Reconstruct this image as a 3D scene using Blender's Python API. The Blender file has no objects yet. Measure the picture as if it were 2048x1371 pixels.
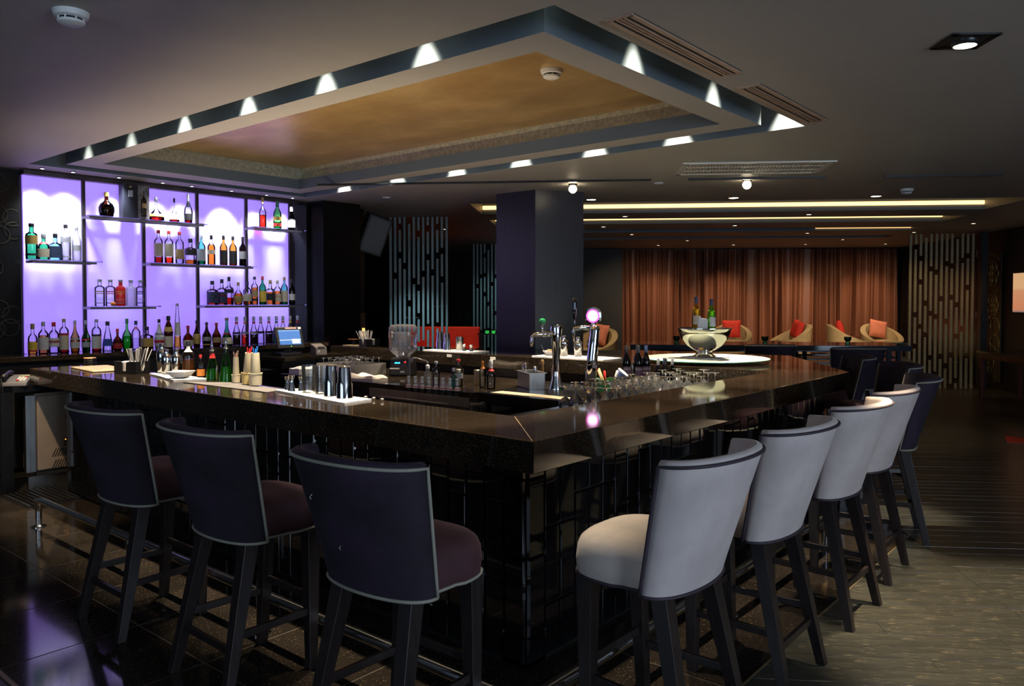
import bpy, math, random
from mathutils import Vector, Matrix
from mathutils.geometry import tessellate_polygon
random.seed(7)
R = math.radians
PI = math.pi
SC = bpy.context.scene
COL = SC.collection

# ------------------------------------------------------------------ camera
H = 1.66
cam_d = bpy.data.cameras.new('camera')
cam = bpy.data.objects.new('camera', cam_d)
COL.objects.link(cam)
cam.location = (0, 0, H)
cam.rotation_euler = (R(90 - 1.556), 0, R(39.9045 - 90))
cam_d.sensor_width = 36
cam_d.lens = 1572.46 * 36 / 2048
cam_d.shift_y = -40.0 / 2048
cam_d.clip_start = 0.05
SC.camera = cam

# ------------------------------------------------------------------ world, exposure
w = bpy.data.worlds.new('world'); SC.world = w; w.use_nodes = True
w.node_tree.nodes['Background'].inputs[0].default_value = (0.35, 0.55, 0.9, 1)
w.node_tree.nodes['Background'].inputs[1].default_value = 0.6
SC.view_settings.view_transform = 'Standard'
SC.view_settings.look = 'None'
SC.view_settings.gamma = 1
SC.view_settings.use_curve_mapping = False
SC.view_settings.exposure = 0.0
SC.cycles.use_denoising = True
SC.cycles.max_bounces = 10
SC.cycles.transparent_max_bounces = 40
SC.cycles.sample_clamp_indirect = 4.0
SC.cycles.blur_glossy = 0.5
SC.cycles.caustics_refractive = False
SC.cycles.caustics_reflective = False

def light(kind, loc, power, col, aim=None, size=.03, angle=60, blend=.4, size_y=None):
    d = bpy.data.lights.new(kind.lower() + '_light', kind)
    d.energy = power; d.color = col
    if kind == 'AREA':
        d.shape = 'RECTANGLE'; d.size = size; d.size_y = size_y or size
    else:
        d.shadow_soft_size = size
    if kind == 'SPOT':
        d.spot_size = R(angle); d.spot_blend = blend
    o = bpy.data.objects.new(kind.lower() + '_light', d); COL.objects.link(o)
    o.location = loc
    if aim is not None:
        o.rotation_euler = (Vector(aim) - Vector(loc)).to_track_quat('-Z', 'Y').to_euler()
    return o

WARM = (1, .74, .45)
WHITE = (1, .84, .62)
COOL = (.66, .80, 1.0)
# daylight through the two windows behind the camera
light('AREA', (1.2, -5.75, 1.6), 270, COOL, (2.2, 3, 1.2), 4.4, size_y=2.2)
light('AREA', (-3.75, 2.2, 1.6), 40, COOL, (3, 3, 1.3), 4.4, size_y=2.2)

# ------------------------------------------------------------------ lounge axes
CA, SA = math.cos(R(34.5)), math.sin(R(34.5))
def L(a, b, z=0.0):
    return (CA * a + SA * b, SA * a - CA * b, z)
LROT = R(34.5)           # local x = depth into the lounge, local -y = to its right

# ------------------------------------------------------------------ materials
MATS = {}
def node_mat(name):
    m = bpy.data.materials.new(name); m.use_nodes = True
    nt = m.node_tree
    return m, nt, nt.nodes['Principled BSDF'], nt.nodes['Material Output']

def noise(nt, scale, detail=4, rough=.6, coord='Object', stretch=None):
    tc = nt.nodes.new('ShaderNodeTexCoord')
    n = nt.nodes.new('ShaderNodeTexNoise')
    n.inputs['Scale'].default_value = scale; n.inputs['Detail'].default_value = detail
    n.inputs['Roughness'].default_value = rough
    if stretch:
        mp = nt.nodes.new('ShaderNodeMapping'); mp.inputs['Scale'].default_value = stretch
        nt.links.new(tc.outputs[coord], mp.inputs[0]); nt.links.new(mp.outputs[0], n.inputs[0])
    else:
        nt.links.new(tc.outputs[coord], n.inputs[0])
    return n

def ramp(nt, src, stops):
    r = nt.nodes.new('ShaderNodeValToRGB')
    while len(r.color_ramp.elements) < len(stops):
        r.color_ramp.elements.new(.5)
    for e, (p, c) in zip(r.color_ramp.elements, stops):
        e.position = p; e.color = (c[0], c[1], c[2], 1)
    nt.links.new(src, r.inputs[0])
    return r

def mat(name, col, rough=.5, metal=0, spec=.5, var=0, scale=8, emit=0, ecol=None, sheen=0, coat=0, bump=0, bscale=60, stretch=None):
    if name in MATS:
        return MATS[name]
    m, nt, b, out = node_mat(name)
    c = tuple(col[:3])
    b.inputs['Base Color'].default_value = c + (1,)
    b.inputs['Roughness'].default_value = rough
    b.inputs['Metallic'].default_value = metal
    b.inputs['Specular IOR Level'].default_value = spec
    if sheen:
        b.inputs['Sheen Weight'].default_value = sheen; b.inputs['Sheen Roughness'].default_value = .4
        b.inputs['Sheen Tint'].default_value = tuple(min(1, x * 2.2 + .05) for x in c) + (1,)
    if coat:
        b.inputs['Coat Weight'].default_value = coat; b.inputs['Coat Roughness'].default_value = .03
    if var:
        n = noise(nt, scale, stretch=stretch)
        r = ramp(nt, n.outputs['Fac'], [(.3, tuple(x * (1 - var) for x in c)), (.7, tuple(min(1, x * (1 + var)) for x in c))])
        nt.links.new(r.outputs[0], b.inputs['Base Color'])
    if bump:
        n2 = noise(nt, bscale, 3, stretch=stretch)
        bp = nt.nodes.new('ShaderNodeBump'); bp.inputs['Strength'].default_value = bump; bp.inputs['Distance'].default_value = .004
        nt.links.new(n2.outputs['Fac'], bp.inputs['Height']); nt.links.new(bp.outputs[0], b.inputs['Normal'])
    if emit:
        b.inputs['Emission Color'].default_value = tuple(ecol or c) + (1,)
        b.inputs['Emission Strength'].default_value = emit
    MATS[name] = m
    return m

def glass(name, tint, gloss=1.0, rough=.02, milk=0, ior=1.45):
    """thin tinted glass: tinted see-through plus Fresnel reflection; milk adds a frosted skin"""
    if name in MATS:
        return MATS[name]
    m, nt, b, out = node_mat(name); nt.nodes.remove(b)
    t = nt.nodes.new('ShaderNodeBsdfTransparent'); t.inputs[0].default_value = tuple(tint) + (1,)
    g = nt.nodes.new('ShaderNodeBsdfGlossy'); g.inputs[0].default_value = (gloss, gloss, gloss, 1); g.inputs['Roughness'].default_value = rough
    f = nt.nodes.new('ShaderNodeFresnel'); f.inputs[0].default_value = ior
    mx = nt.nodes.new('ShaderNodeMixShader')
    nt.links.new(f.outputs[0], mx.inputs[0]); nt.links.new(t.outputs[0], mx.inputs[1]); nt.links.new(g.outputs[0], mx.inputs[2])
    last = mx
    if milk:
        tr = nt.nodes.new('ShaderNodeBsdfTranslucent'); tr.inputs[0].default_value = tuple(tint) + (1,)
        df = nt.nodes.new('ShaderNodeBsdfDiffuse'); df.inputs[0].default_value = tuple(tint) + (1,)
        m1 = nt.nodes.new('ShaderNodeMixShader'); m1.inputs[0].default_value = .5
        nt.links.new(tr.outputs[0], m1.inputs[1]); nt.links.new(df.outputs[0], m1.inputs[2])
        m2 = nt.nodes.new('ShaderNodeMixShader'); m2.inputs[0].default_value = milk
        nt.links.new(mx.outputs[0], m2.inputs[1]); nt.links.new(m1.outputs[0], m2.inputs[2])
        last = m2
    nt.links.new(last.outputs[0], out.inputs['Surface'])
    MATS[name] = m
    return m

def granite(name, base, fleck, rough, dens=.04, scale=260, amount=1.0, patch=0, spec=.5):
    if name in MATS:
        return MATS[name]
    m, nt, b, out = node_mat(name)
    tc = nt.nodes.new('ShaderNodeTexCoord')
    v = nt.nodes.new('ShaderNodeTexVoronoi'); v.inputs['Scale'].default_value = scale
    nt.links.new(tc.outputs['Object'], v.inputs[0])
    sep = nt.nodes.new('ShaderNodeSeparateColor'); nt.links.new(v.outputs['Color'], sep.inputs[0])
    gt = nt.nodes.new('ShaderNodeMath'); gt.operation = 'LESS_THAN'; gt.inputs[1].default_value = dens
    nt.links.new(sep.outputs[0], gt.inputs[0])
    n = noise(nt, 3.0, 5)
    r = ramp(nt, n.outputs['Fac'], [(.3, tuple(x * (1 - .5 * patch) for x in base)), (.7, tuple(x * (1 + patch) for x in base))])
    mx = nt.nodes.new('ShaderNodeMix'); mx.data_type = 'RGBA'
    mu = nt.nodes.new('ShaderNodeMath'); mu.operation = 'MULTIPLY'; mu.inputs[1].default_value = amount
    nt.links.new(gt.outputs[0], mu.inputs[0]); nt.links.new(mu.outputs[0], mx.inputs[0])
    nt.links.new(r.outputs[0], mx.inputs[6]); mx.inputs[7].default_value = tuple(fleck) + (1,)
    nt.links.new(mx.outputs[2], b.inputs['Base Color'])
    b.inputs['Roughness'].default_value = rough
    b.inputs['Specular IOR Level'].default_value = spec
    MATS[name] = m
    return m

def wood(name, c1, c2, rough=.4, scale=(1, 1, 12), wear=0, wcol=(.5, .35, .18), waxis=(1, 1, 1)):
    if name in MATS:
        return MATS[name]
    m, nt, b, out = node_mat(name)
    n = noise(nt, 3, 6, .65, stretch=scale)
    r = ramp(nt, n.outputs['Fac'], [(.35, c1), (.68, c2)])
    src = r.outputs[0]
    if wear:
        n2 = noise(nt, 5, 9, .72, stretch=waxis)
        r2 = ramp(nt, n2.outputs['Fac'], [(.585, (0, 0, 0)), (.64, (wear, wear, wear))])
        mx = nt.nodes.new('ShaderNodeMix'); mx.data_type = 'RGBA'
        nt.links.new(r2.outputs[0], mx.inputs[0]); nt.links.new(src, mx.inputs[6]); mx.inputs[7].default_value = tuple(wcol) + (1,)
        src = mx.outputs[2]
    nt.links.new(src, b.inputs['Base Color'])
    b.inputs['Roughness'].default_value = rough
    MATS[name] = m
    return m

BLACK = mat('black_lacquer', (.006, .006, .007), .22, spec=.4, var=.3)
BLACKM = mat('black_matt', (.010, .010, .011), .6, var=.3)
BLKPL = mat('black_plastic', (.012, .012, .014), .35, var=.2, scale=40)
CHROME = mat('chrome', (.82, .84, .86), .06, 1)
STEEL = mat('brushed_steel', (.55, .55, .54), .28, 1, var=.15, scale=30, stretch=(1, 1, .1))
DSTEEL = mat('dark_steel', (.22, .23, .25), .32, 1, var=.2, scale=20)
WHITEP = mat('white_plastic', (.78, .78, .76), .45, var=.04)
CLOTH = mat('white_cloth', (.82, .80, .76), .9, var=.06, scale=30, bump=.3, bscale=300)
NAPKIN = mat('napkin_paper', (.85, .82, .76), .85, var=.04, scale=50)
CEIL = mat('ceiling_paint', (.42, .395, .36), .55, var=.04, scale=2)
COUNTER = granite('black_granite_worktop', (.018, .013, .009), (.40, .28, .12), .055, .022, 380, .5, .3, .85)
FLOORST = granite('floor_granite', (.014, .011, .0085), (.24, .16, .08), .09, .02, 300, .6, .6)
PLANK = wood('worn_black_planks', (.026, .027, .022), (.052, .052, .042), .30, (10, 1.2, 10), .8, (.36, .29, .17), (26, 2.0, 26))
LEGW = wood('dark_stool_wood', (.010, .007, .007), (.022, .015, .014), .38, (14, 14, 1.5))
VELVET = mat('aubergine_velvet', (.012, .006, .017), .85, var=.75, scale=5, sheen=.16, bump=.15, bscale=200)
LIGHTF = mat('pale_grey_velvet', (.50, .435, .415), .85, var=.10, scale=7, sheen=.25, bump=.2, bscale=250)
LIGHTS = mat('pale_seat_velvet', (.54, .47, .41), .85, var=.14, scale=6, sheen=.25, bump=.2, bscale=250)
PIPEL = mat('pale_piping', (.26, .25, .20), .7, var=.1)
PIPED = mat('dark_piping', (.030, .020, .030), .7, var=.1)
RED = mat('red_fabric', (.60, .030, .018), .8, var=.15, sheen=.2, bump=.2)
ORANGE = mat('orange_fabric', (.62, .20, .12), .8, var=.12, sheen=.2, bump=.2)
BEIGE = mat('beige_leather', (.42, .32, .18), .45, var=.08)
GOLD = None

# ------------------------------------------------------------------ mesh builder
class MB:
    def __init__(s):
        s.v = []; s.f = []
    def add(s, vs, fs):
        o = len(s.v); s.v += [tuple(p) for p in vs]; s.f += [tuple(i + o for i in f) for f in fs]
        return s
    def box(s, c, d, rz=0, top=None):
        """centre, size; top = (sx,sy) size of the upper end for tapers"""
        x, y, z = d[0] / 2, d[1] / 2, d[2] / 2
        tx, ty = (x, y) if top is None else (top[0] / 2, top[1] / 2)
        p = [(-x, -y, -z), (x, -y, -z), (x, y, -z), (-x, y, -z), (-tx, -ty, z), (tx, -ty, z), (tx, ty, z), (-tx, ty, z)]
        k, q = math.cos(rz), math.sin(rz)
        return s.add([(c[0] + k * a - q * b, c[1] + q * a + k * b, c[2] + e) for a, b, e in p],
                     [(0, 3, 2, 1), (4, 5, 6, 7), (0, 1, 5, 4), (1, 2, 6, 5), (2, 3, 7, 6), (3, 0, 4, 7)])
    def hexa(s, p):
        return s.add(p, [(0, 3, 2, 1), (4, 5, 6, 7), (0, 1, 5, 4), (1, 2, 6, 5), (2, 3, 7, 6), (3, 0, 4, 7)])
    def prism(s, poly, z0, z1, taper=None):
        n = len(poly); t = taper or poly
        s.add([(x, y, z0) for x, y in poly] + [(x, y, z1) for x, y in t],
              [tuple(range(n - 1, -1, -1)), tuple(range(n, 2 * n))] + [(i, (i + 1) % n, n + (i + 1) % n, n + i) for i in range(n)])
        return s
    def lathe(s, prof, n=20, c=(0, 0, 0), sq=0, arc=None, sx=1, sy=1, axis=None, caps=True):
        """prof: (r,z) from bottom to top; sq>0 squares the section; arc=(a0,a1) for a part turn"""
        o = len(s.v); full = arc is None
        m = n if full else n + 1
        vs = []
        for r, z in prof:
            for i in range(m):
                a = 2 * PI * i / n if full else arc[0] + (arc[1] - arc[0]) * i / n
                k = 1
                if sq:
                    e = 2 + 6 * sq
                    k = (abs(math.cos(a)) ** e + abs(math.sin(a)) ** e) ** (-1 / e)
                vs.append((r * k * math.cos(a) * sx, r * k * math.sin(a) * sy, z))
        if axis is not None:
            q = Vector((0, 0, 1)).rotation_difference(Vector(axis))
            vs = [tuple(q @ Vector(p)) for p in vs]
        vs = [(c[0] + x, c[1] + y, c[2] + z) for x, y, z in vs]
        fs = []
        for j in range(len(prof) - 1):
            for i in range(n):
                i2 = (i + 1) % m if full else i + 1
                fs.append((j * m + i, j * m + i2, (j + 1) * m + i2, (j + 1) * m + i))
        if full and caps:
            if prof[0][0] > 1e-6: fs.append(tuple(range(m - 1, -1, -1)))
            if prof[-1][0] > 1e-6: fs.append(tuple(range((len(prof) - 1) * m, len(prof) * m)))
        s.add(vs, fs)
        return s
    def tube(s, path, r, n=8, closed=False):
        pts = [Vector(p) for p in path]; k = len(pts); rings = []
        up = None
        for i, p in enumerate(pts):
            a = pts[(i - 1) % k] if (closed or i > 0) else p
            b = pts[(i + 1) % k] if (closed or i < k - 1) else p
            t = (b - a).normalized()
            if up is None:
                up = t.cross(Vector((0, 0, 1)))
                if up.length < 1e-4: up = t.cross(Vector((1, 0, 0)))
                up.normalize()
            else:
                up = (up - t * up.dot(t)).normalized()
            w2 = t.cross(up)
            rr = r[i] if isinstance(r, (list, tuple)) else r
            rings.append([p + (up * math.cos(2 * PI * j / n) + w2 * math.sin(2 * PI * j / n)) * rr for j in range(n)])
        vs = [tuple(q) for rg in rings for q in rg]; fs = []
        for i in range(k if closed else k - 1):
            i2 = (i + 1) % k
            for j in range(n):
                fs.append((i * n + j, i * n + (j + 1) % n, i2 * n + (j + 1) % n, i2 * n + j))
        if not closed:
            fs.append(tuple(range(n - 1, -1, -1))); fs.append(tuple(range((k - 1) * n, k * n)))
        return s.add(vs, fs)
    def grid(s, rows, closed=False):
        m = len(rows[0]); vs = [p for r in rows for p in r]; fs = []
        for j in range(len(rows) - 1):
            for i in range(m if closed else m - 1):
                i2 = (i + 1) % m
                fs.append((j * m + i, j * m + i2, (j + 1) * m + i2, (j + 1) * m + i))
        return s.add(vs, fs)
    def mesh(s, name, smooth=False):
        me = bpy.data.meshes.new(name); me.from_pydata(s.v, [], s.f); me.update()
        if smooth:
            for p in me.polygons: p.use_smooth = True
        return me
    def build(s, name, m, parent=None, smooth=False, bevel=0, loc=None, rz=0, sharp=None, subd=0):
        me = s.mesh(name, smooth); me.materials.append(m)
        o = bpy.data.objects.new(name, me); COL.objects.link(o)
        if parent is not None: o.parent = parent
        if loc is not None: o.location = loc
        o.rotation_euler[2] = rz
        if smooth and sharp:
            try: me.set_sharp_from_angle(angle=R(sharp))
            except Exception: pass
        if subd:
            k = o.modifiers.new('subd', 'SUBSURF'); k.levels = subd; k.render_levels = subd
        if bevel:
            k = o.modifiers.new('bevel', 'BEVEL'); k.width = bevel; k.segments = 2; k.limit_method = 'ANGLE'; k.angle_limit = R(40)
        return o

def tag(o, label=None, cat=None, group=None, kind=None):
    if label: o['label'] = label
    if cat: o['category'] = cat
    if group: o['group'] = group
    if kind: o['kind'] = kind
    return o

def thing(name, label, cat, loc=(0, 0, 0), rz=0, group=None):
    o = bpy.data.objects.new(name, None); o.empty_display_size = .05
    COL.objects.link(o); o.location = loc; o.rotation_euler[2] = rz
    return tag(o, label, cat, group)

def struct(o, label=None):
    o['kind'] = 'structure'
    if label: o['label'] = label
    return o

def copy_tree(o, parent=None):
    c = o.copy(); COL.objects.link(c)
    if parent is not None: c.parent = parent
    for ch in list(o.children): copy_tree(ch, c)
    return c

def place(proto, loc, rz=0, label=None, group=None, first=False):
    o = proto if first else copy_tree(proto)
    o.location = loc; o.rotation_euler[2] = rz
    if label: o['label'] = label
    if group: o['group'] = group
    return o

def share(o, name=None, parent=None):
    c = bpy.data.objects.new(name or o.name.split('.')[0], o.data); COL.objects.link(c)
    if parent is not None: c.parent = parent
    return c
# ================================================================== STRUCTURE
def clip(poly, nx, ny, d):
    """keep the part with nx*x+ny*y <= d"""
    out = []
    for i in range(len(poly)):
        p, q = poly[i], poly[(i + 1) % len(poly)]
        a, b = nx * p[0] + ny * p[1] - d, nx * q[0] + ny * q[1] - d
        if a <= 0: out.append(p)
        if (a < 0 < b) or (b < 0 < a):
            t = a / (a - b); out.append((p[0] + t * (q[0] - p[0]), p[1] + t * (q[1] - p[1])))
    return out

FOOT = [(-4, 8.98), (-4, -6), (9.3, -6), L(6.2, 7.75)[:2], L(20.6, 7.75)[:2], L(20.6, -8)[:2], (7.4, 17.5), (7.4, 8.98)]
# floor ------------------------------------------------------------
fl = struct(MB().prism([p for p in FOOT], -.12, -.004).build('floor', wood('floor_wood_far', (.024, .021, .016), (.052, .045, .034), .28, (3, 3, 1))))
bed = MB().prism([(1.205, 1.392), (6.05, 1.392), (9.08, 3.475), (8.6, 4.2), (3.2, 4.2), (3.2, 9.0), (1.205, 9.0)], -.0045, -.0015).build('grout_bed', mat('grout', (.050, .040, .030), .6, var=.2), fl)
tile_cache = {}
def floor_tile(x0, y0, x1, y1):
    g = .003
    full = [(x0 + g, y0 + g), (x1 - g, y0 + g), (x1 - g, y1 - g), (x0 + g, y1 - g)]
    cut = clip(full, SA, -CA, 2.27)
    if len(cut) < 3: return
    if any(SA * x - CA * y > 2.27 for x, y in full):
        cx = sum(p[0] for p in cut) / len(cut); cy = sum(p[1] for p in cut) / len(cut)
        o = MB().prism([(x - cx, y - cy) for x, y in cut], -.004, 0).build('floor_tile', FLOORST, fl); o.location = (cx, cy, 0)
        return
    key = (round(x1 - x0, 3), round(y1 - y0, 3))
    if key not in tile_cache:
        w_, h_ = key[0] / 2 - g, key[1] / 2 - g
        b = .0015
        me = MB().prism([(-w_, -h_), (w_, -h_), (w_, h_), (-w_, h_)], -.004, 0, [(-w_ + b, -h_ + b), (w_ - b, -h_ + b), (w_ - b, h_ - b), (-w_ + b, h_ - b)]).mesh('floor_tile')
        me.materials.append(FLOORST); tile_cache[key] = me
    o = bpy.data.objects.new('floor_tile', tile_cache[key]); COL.objects.link(o); o.parent = fl
    o.location = ((x0 + x1) / 2, (y0 + y1) / 2, random.uniform(-.0004, .0004))
    o.rotation_euler = (random.uniform(-.0015, .0015), random.uniform(-.0015, .0015), 0)
p_ = .66
for j in range(12):
    for i in range(3):
        x0 = 1.21 + .625 * i
        if j < 1 and i > 0: continue
        floor_tile(x0, 1.395 + p_ * j, x0 + .625, 1.395 + p_ * (j + 1))
for j in range(4):
    for i in range(11):
        x0 = (1.835 if j == 0 else 3.085) + p_ * i
        if x0 + p_ > 9.4: break
        if j > 1 and x0 < 6.2: continue
        floor_tile(x0, 1.395 + p_ * j, x0 + p_, 1.395 + p_ * (j + 1))
# planks laid across the lounge axis
pk = bpy.data.objects.new('plank_field', None)
PW = .135
rowi = 0
def plank_piece(poly, a0):
    global rowi
    cx = sum(p[0] for p in poly) / len(poly); cy = sum(p[1] for p in poly) / len(poly)
    da = CA * cx + SA * cy; db = SA * cx - CA * cy
    if da < 1.6 or db > .62 * da + 1.3 or db < (-.35 * da if a0 < 6 else .24 * da): return      # only planks the picture can show
    loc = []
    for x, y in poly:                                                     # local frame: x along the depth axis, y along the plank
        dx, dy = x - cx, y - cy
        loc.append((CA * dx + SA * dy, -SA * dx + CA * dy))
    ar = sum(loc[k][0] * loc[(k + 1) % len(loc)][1] - loc[(k + 1) % len(loc)][0] * loc[k][1] for k in range(len(loc)))
    if abs(ar) < .01: return
    if ar < 0: loc.reverse()
    k_ = 1 - .0016 / PW
    sh = [(x * (1 - .022), y * (1 - .003)) for x, y in loc]
    o = MB().prism([(x * (1 - .010), y * (1 - .0012)) for x, y in loc], -.004, 0, sh).build('floor_plank', PLANK, fl)
    o.location = (cx, cy, random.uniform(-.0006, .0006)); o.rotation_euler[2] = LROT; rowi += 1
for i in range(int(10.6 / PW)):
    a0 = 1.35 + PW * i
    off = (i * .53) % 1.5
    b0 = -1.4 - off
    while b0 < 6.0:
        b1 = b0 + 1.5
        pieces = []
        if b1 > 2.29: pieces.append((max(b0, 2.285), b1, False))
        if b0 < 2.28: pieces.append((b0, min(b1, 2.285), True))
        b0 = b1
        for q0, q1, cutit in pieces:
            poly = [L(a0, q0)[:2], L(a0, q1)[:2], L(a0 + PW, q1)[:2], L(a0 + PW, q0)[:2]]
            if cutit: poly = clip(poly, 0, 1, 1.389)
            if len(poly) >= 3: poly = clip(poly, SA, -CA, 7.6)
            if len(poly) >= 3: plank_piece(poly, a0)
bpy.data.objects.remove(pk)
bedm = wood('worn_seam_wood', (.02, .018, .014), (.05, .04, .03), .5, (1, 1, 1), .9, (.50, .38, .22), (1.6, 1.6, 1.6))
MB().prism(clip([L(1.2, -2.5)[:2], L(1.2, 2.283)[:2], L(9.2, 2.283)[:2], L(9.2, -2.5)[:2]], 0, 1, 1.388)[::-1], -.0039, -.0022).build('plank_bed', bedm, fl)
MB().prism([L(1.2, 2.287)[:2], L(1.2, 6.4)[:2], L(11.9, 6.4)[:2], L(11.9, 2.287)[:2]][::-1], -.0039, -.0022).build('plank_bed', bedm, fl)
struct(MB().box((1.195, 4.0, -.0005), (.018, 12, .006)).build('trim_1', mat('brass_strip', (.30, .22, .12), .4, .7, var=.2)))
struct(MB().box((3.63, 1.392, -.0005), (4.86, .010, .006)).build('trim_2', MATS['brass_strip']))

# walls -------------------------------------------------------------
WALLB = wood('black_wall_panelling', (.006, .005, .006), (.013, .011, .012), .35, (8, 8, .6))
def wall(name, p, q, z0=-.1, z1=3.5, t=.12, m=WALLB):
    p, q = Vector(p[:2]), Vector(q[:2]); d = (q - p); n = Vector((d.y, -d.x)).normalized() * t
    return struct(MB().prism([tuple(p), tuple(q), tuple(q + n), tuple(p + n)][::-1], z0, z1).build(name, m))
PALEW = mat('plaster_wall', (.10, .10, .11), .7, var=.05)
wall('wall_back', (7.4, 8.98), (-4, 8.98))
wall('wall_passage', (7.4, 17.5), (7.4, 9.1))
wall('wall_far_left', L(20.6, -8), (7.4, 17.5))
wall('wall_curtain', L(20.6, 7.75), L(20.6, -8))
wall('wall_right', L(6.2, 7.75), L(20.6, 7.75))
wall('wall_corner', (9.3, -6), L(6.2, 7.75))
# the two walls behind the camera carry windows
def window_wall(name, wname, p, q, w0, w1, zs, zt):
    p, q = Vector(p), Vector(q); d = (q - p).normalized()
    for a, b, z0, z1 in ((0, w0, 0, 3.5), (w1, (q - p).length, 0, 3.5), (w0, w1, 0, zs), (w0, w1, zt, 3.5)):
        wall(name, p + d * a, p + d * b, z0, z1, m=PALEW)
    n = Vector((d.y, -d.x))
    e = bpy.data.objects.new(wname, None); COL.objects.link(e); struct(e)
    e.location = (p.x + d.x * w0, p.y + d.y * w0, zs); e.rotation_euler[2] = math.atan2(d.y, d.x)
    W = w1 - w0; Hh = zt - zs; k = 4
    fm = mat('window_frame_paint', (.30, .30, .31), .5)
    for i in range(k + 1):
        MB().box((W * i / k, -.05, Hh / 2), (.06, .06, Hh)).build('mullion', fm, e)
    for z in (0, Hh): MB().box((W / 2, -.05, z), (W, .06, .06)).build('rail', fm, e)
    for i in range(k):
        MB().box((W * (i + .5) / k, -.06, Hh / 2), (W / k - .07, .008, Hh - .07)).build('pane', glass('window_glass', (.92, .95, .97)), e)
window_wall('wall_front', 'window_1', (-4, -6), (9.3, -6), 2.8, 7.6, .45, 2.75)
window_wall('wall_left', 'window_2', (-4, 8.98), (-4, -6), 4.4, 9.2, .45, 2.75)

# ceiling -----------------------------------------------------------
OP = (2.88, 2.16, 6.08, 8.55)
def rect(x0, y0, x1, y1): return [(x0, y0), (x1, y0), (x1, y1), (x0, y1)]
TR = [(10.72, 12.05, -1.6, 5.75), (12.9, 13.75, -1.6, 5.9), (14.75, 15.4, -1.6, 6.05), (16.6, 17.1, -1.6, 6.2)]
holes = [rect(*OP)] + [[L(a0, b0)[:2], L(a1, b0)[:2], L(a1, b1)[:2], L(a0, b1)[:2]] for a0, a1, b0, b1 in TR]
polys = [[Vector((x, y, 3.0)) for x, y in FOOT]] + [[Vector((x, y, 3.0)) for x, y in h] for h in holes]
tris = tessellate_polygon(polys)
flat = [tuple(p) for pl in polys for p in pl]
mb = MB(); mb.add(flat, tris)
def recess(h, z0, z1):
    n = len(h)
    mb.add([(x, y, z0) for x, y in h] + [(x, y, z1) for x, y in h], [(i, (i + 1) % n, n + (i + 1) % n, n + i) for i in range(n)] + [tuple(range(n, 2 * n))])
recess(holes[0], 3.0, 3.42)
for h in holes[1:]: recess(h, 3.0, 3.24)
struct(mb.build('ceiling', CEIL))
SOFF = mat('soffit_blue_light_tint', (.11, .145, .175), .55, var=.05, scale=3)  # bluish daylight and gap shade put into the upright faces' colour
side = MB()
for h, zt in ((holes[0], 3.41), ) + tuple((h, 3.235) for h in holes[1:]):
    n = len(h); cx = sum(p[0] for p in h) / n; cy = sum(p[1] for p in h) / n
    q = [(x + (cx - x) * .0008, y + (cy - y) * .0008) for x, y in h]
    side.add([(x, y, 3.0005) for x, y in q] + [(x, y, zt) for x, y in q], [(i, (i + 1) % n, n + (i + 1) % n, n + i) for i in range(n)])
struct(side.build('trim_5', SOFF), 'upright faces of the ceiling recesses, blue light and shade put in their colour')
# dropped frame hanging inside the opening
FO = (3.13, 2.41, 5.83, 8.30); FI = (3.35, 2.63, 5.60, 8.00); GT = (3.24, 2.52, 5.71, 8.11)
fo, fi, gt = rect(*FO), rect(*FI), rect(*GT)
mb = MB()
for k in range(4):
    k2 = (k + 1) % 4
    mb.add([fo[k] + (3.0,), fo[k2] + (3.0,), fi[k2] + (3.0,), fi[k] + (3.0,)], [(0, 1, 2, 3)])
    mb.add([fo[k] + (3.0,), fo[k2] + (3.0,), fo[k2] + (3.42,), fo[k] + (3.42,)], [(0, 1, 2, 3)])
    mb.add([fi[k] + (3.0,), fi[k2] + (3.0,), fi[k2] + (3.115,), fi[k] + (3.115,)], [(3, 2, 1, 0)])
    mb.add([fi[k] + (3.115,), fi[k2] + (3.115,), gt[k2] + (3.075,), gt[k] + (3.075,)], [(0, 1, 2, 3)])
struct(mb.build('trim_3', CEIL), 'grey dropped frame around the gold ceiling tray')
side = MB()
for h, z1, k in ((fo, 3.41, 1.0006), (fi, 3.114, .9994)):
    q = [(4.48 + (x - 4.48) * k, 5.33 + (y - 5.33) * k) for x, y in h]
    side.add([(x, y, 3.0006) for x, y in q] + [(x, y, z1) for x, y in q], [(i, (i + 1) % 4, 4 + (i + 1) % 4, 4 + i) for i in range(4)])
struct(side.build('trim_6', SOFF), 'upright faces of the dropped ceiling frame, blue light and shade put in their colour')
m, nt, b, out = node_mat('gold_leaf')
n1 = noise(nt, 2.4, 7, .66, stretch=(1, .6, 1)); r1 = ramp(nt, n1.outputs['Fac'], [(.30, (.40, .24, .09)), (.5, (.52, .335, .135)), (.70, (.68, .47, .21))])
nt.links.new(r1.outputs[0], b.inputs['Base Color']); b.inputs['Metallic'].default_value = .45
b.inputs['Roughness'].default_value = .33
GOLD = m
mb = MB()
for k in range(4):
    k2 = (k + 1) % 4
    mb.add([gt[k] + (3.075,), gt[k2] + (3.075,), gt[k2] + (3.27,), gt[k] + (3.27,)], [(3, 2, 1, 0)])
struct(mb.build('trim_7', mat('pale_gold_leaf', (.56, .54, .40), .35, .3, var=.3, scale=30)), 'pale gold upright rim of the ceiling tray')
mb = MB(); mb.add([p + (3.27,) for p in gt], [(0, 1, 2, 3)])
struct(mb.build('trim_4', GOLD), 'gold leaf tray recessed above the bar')
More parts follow.
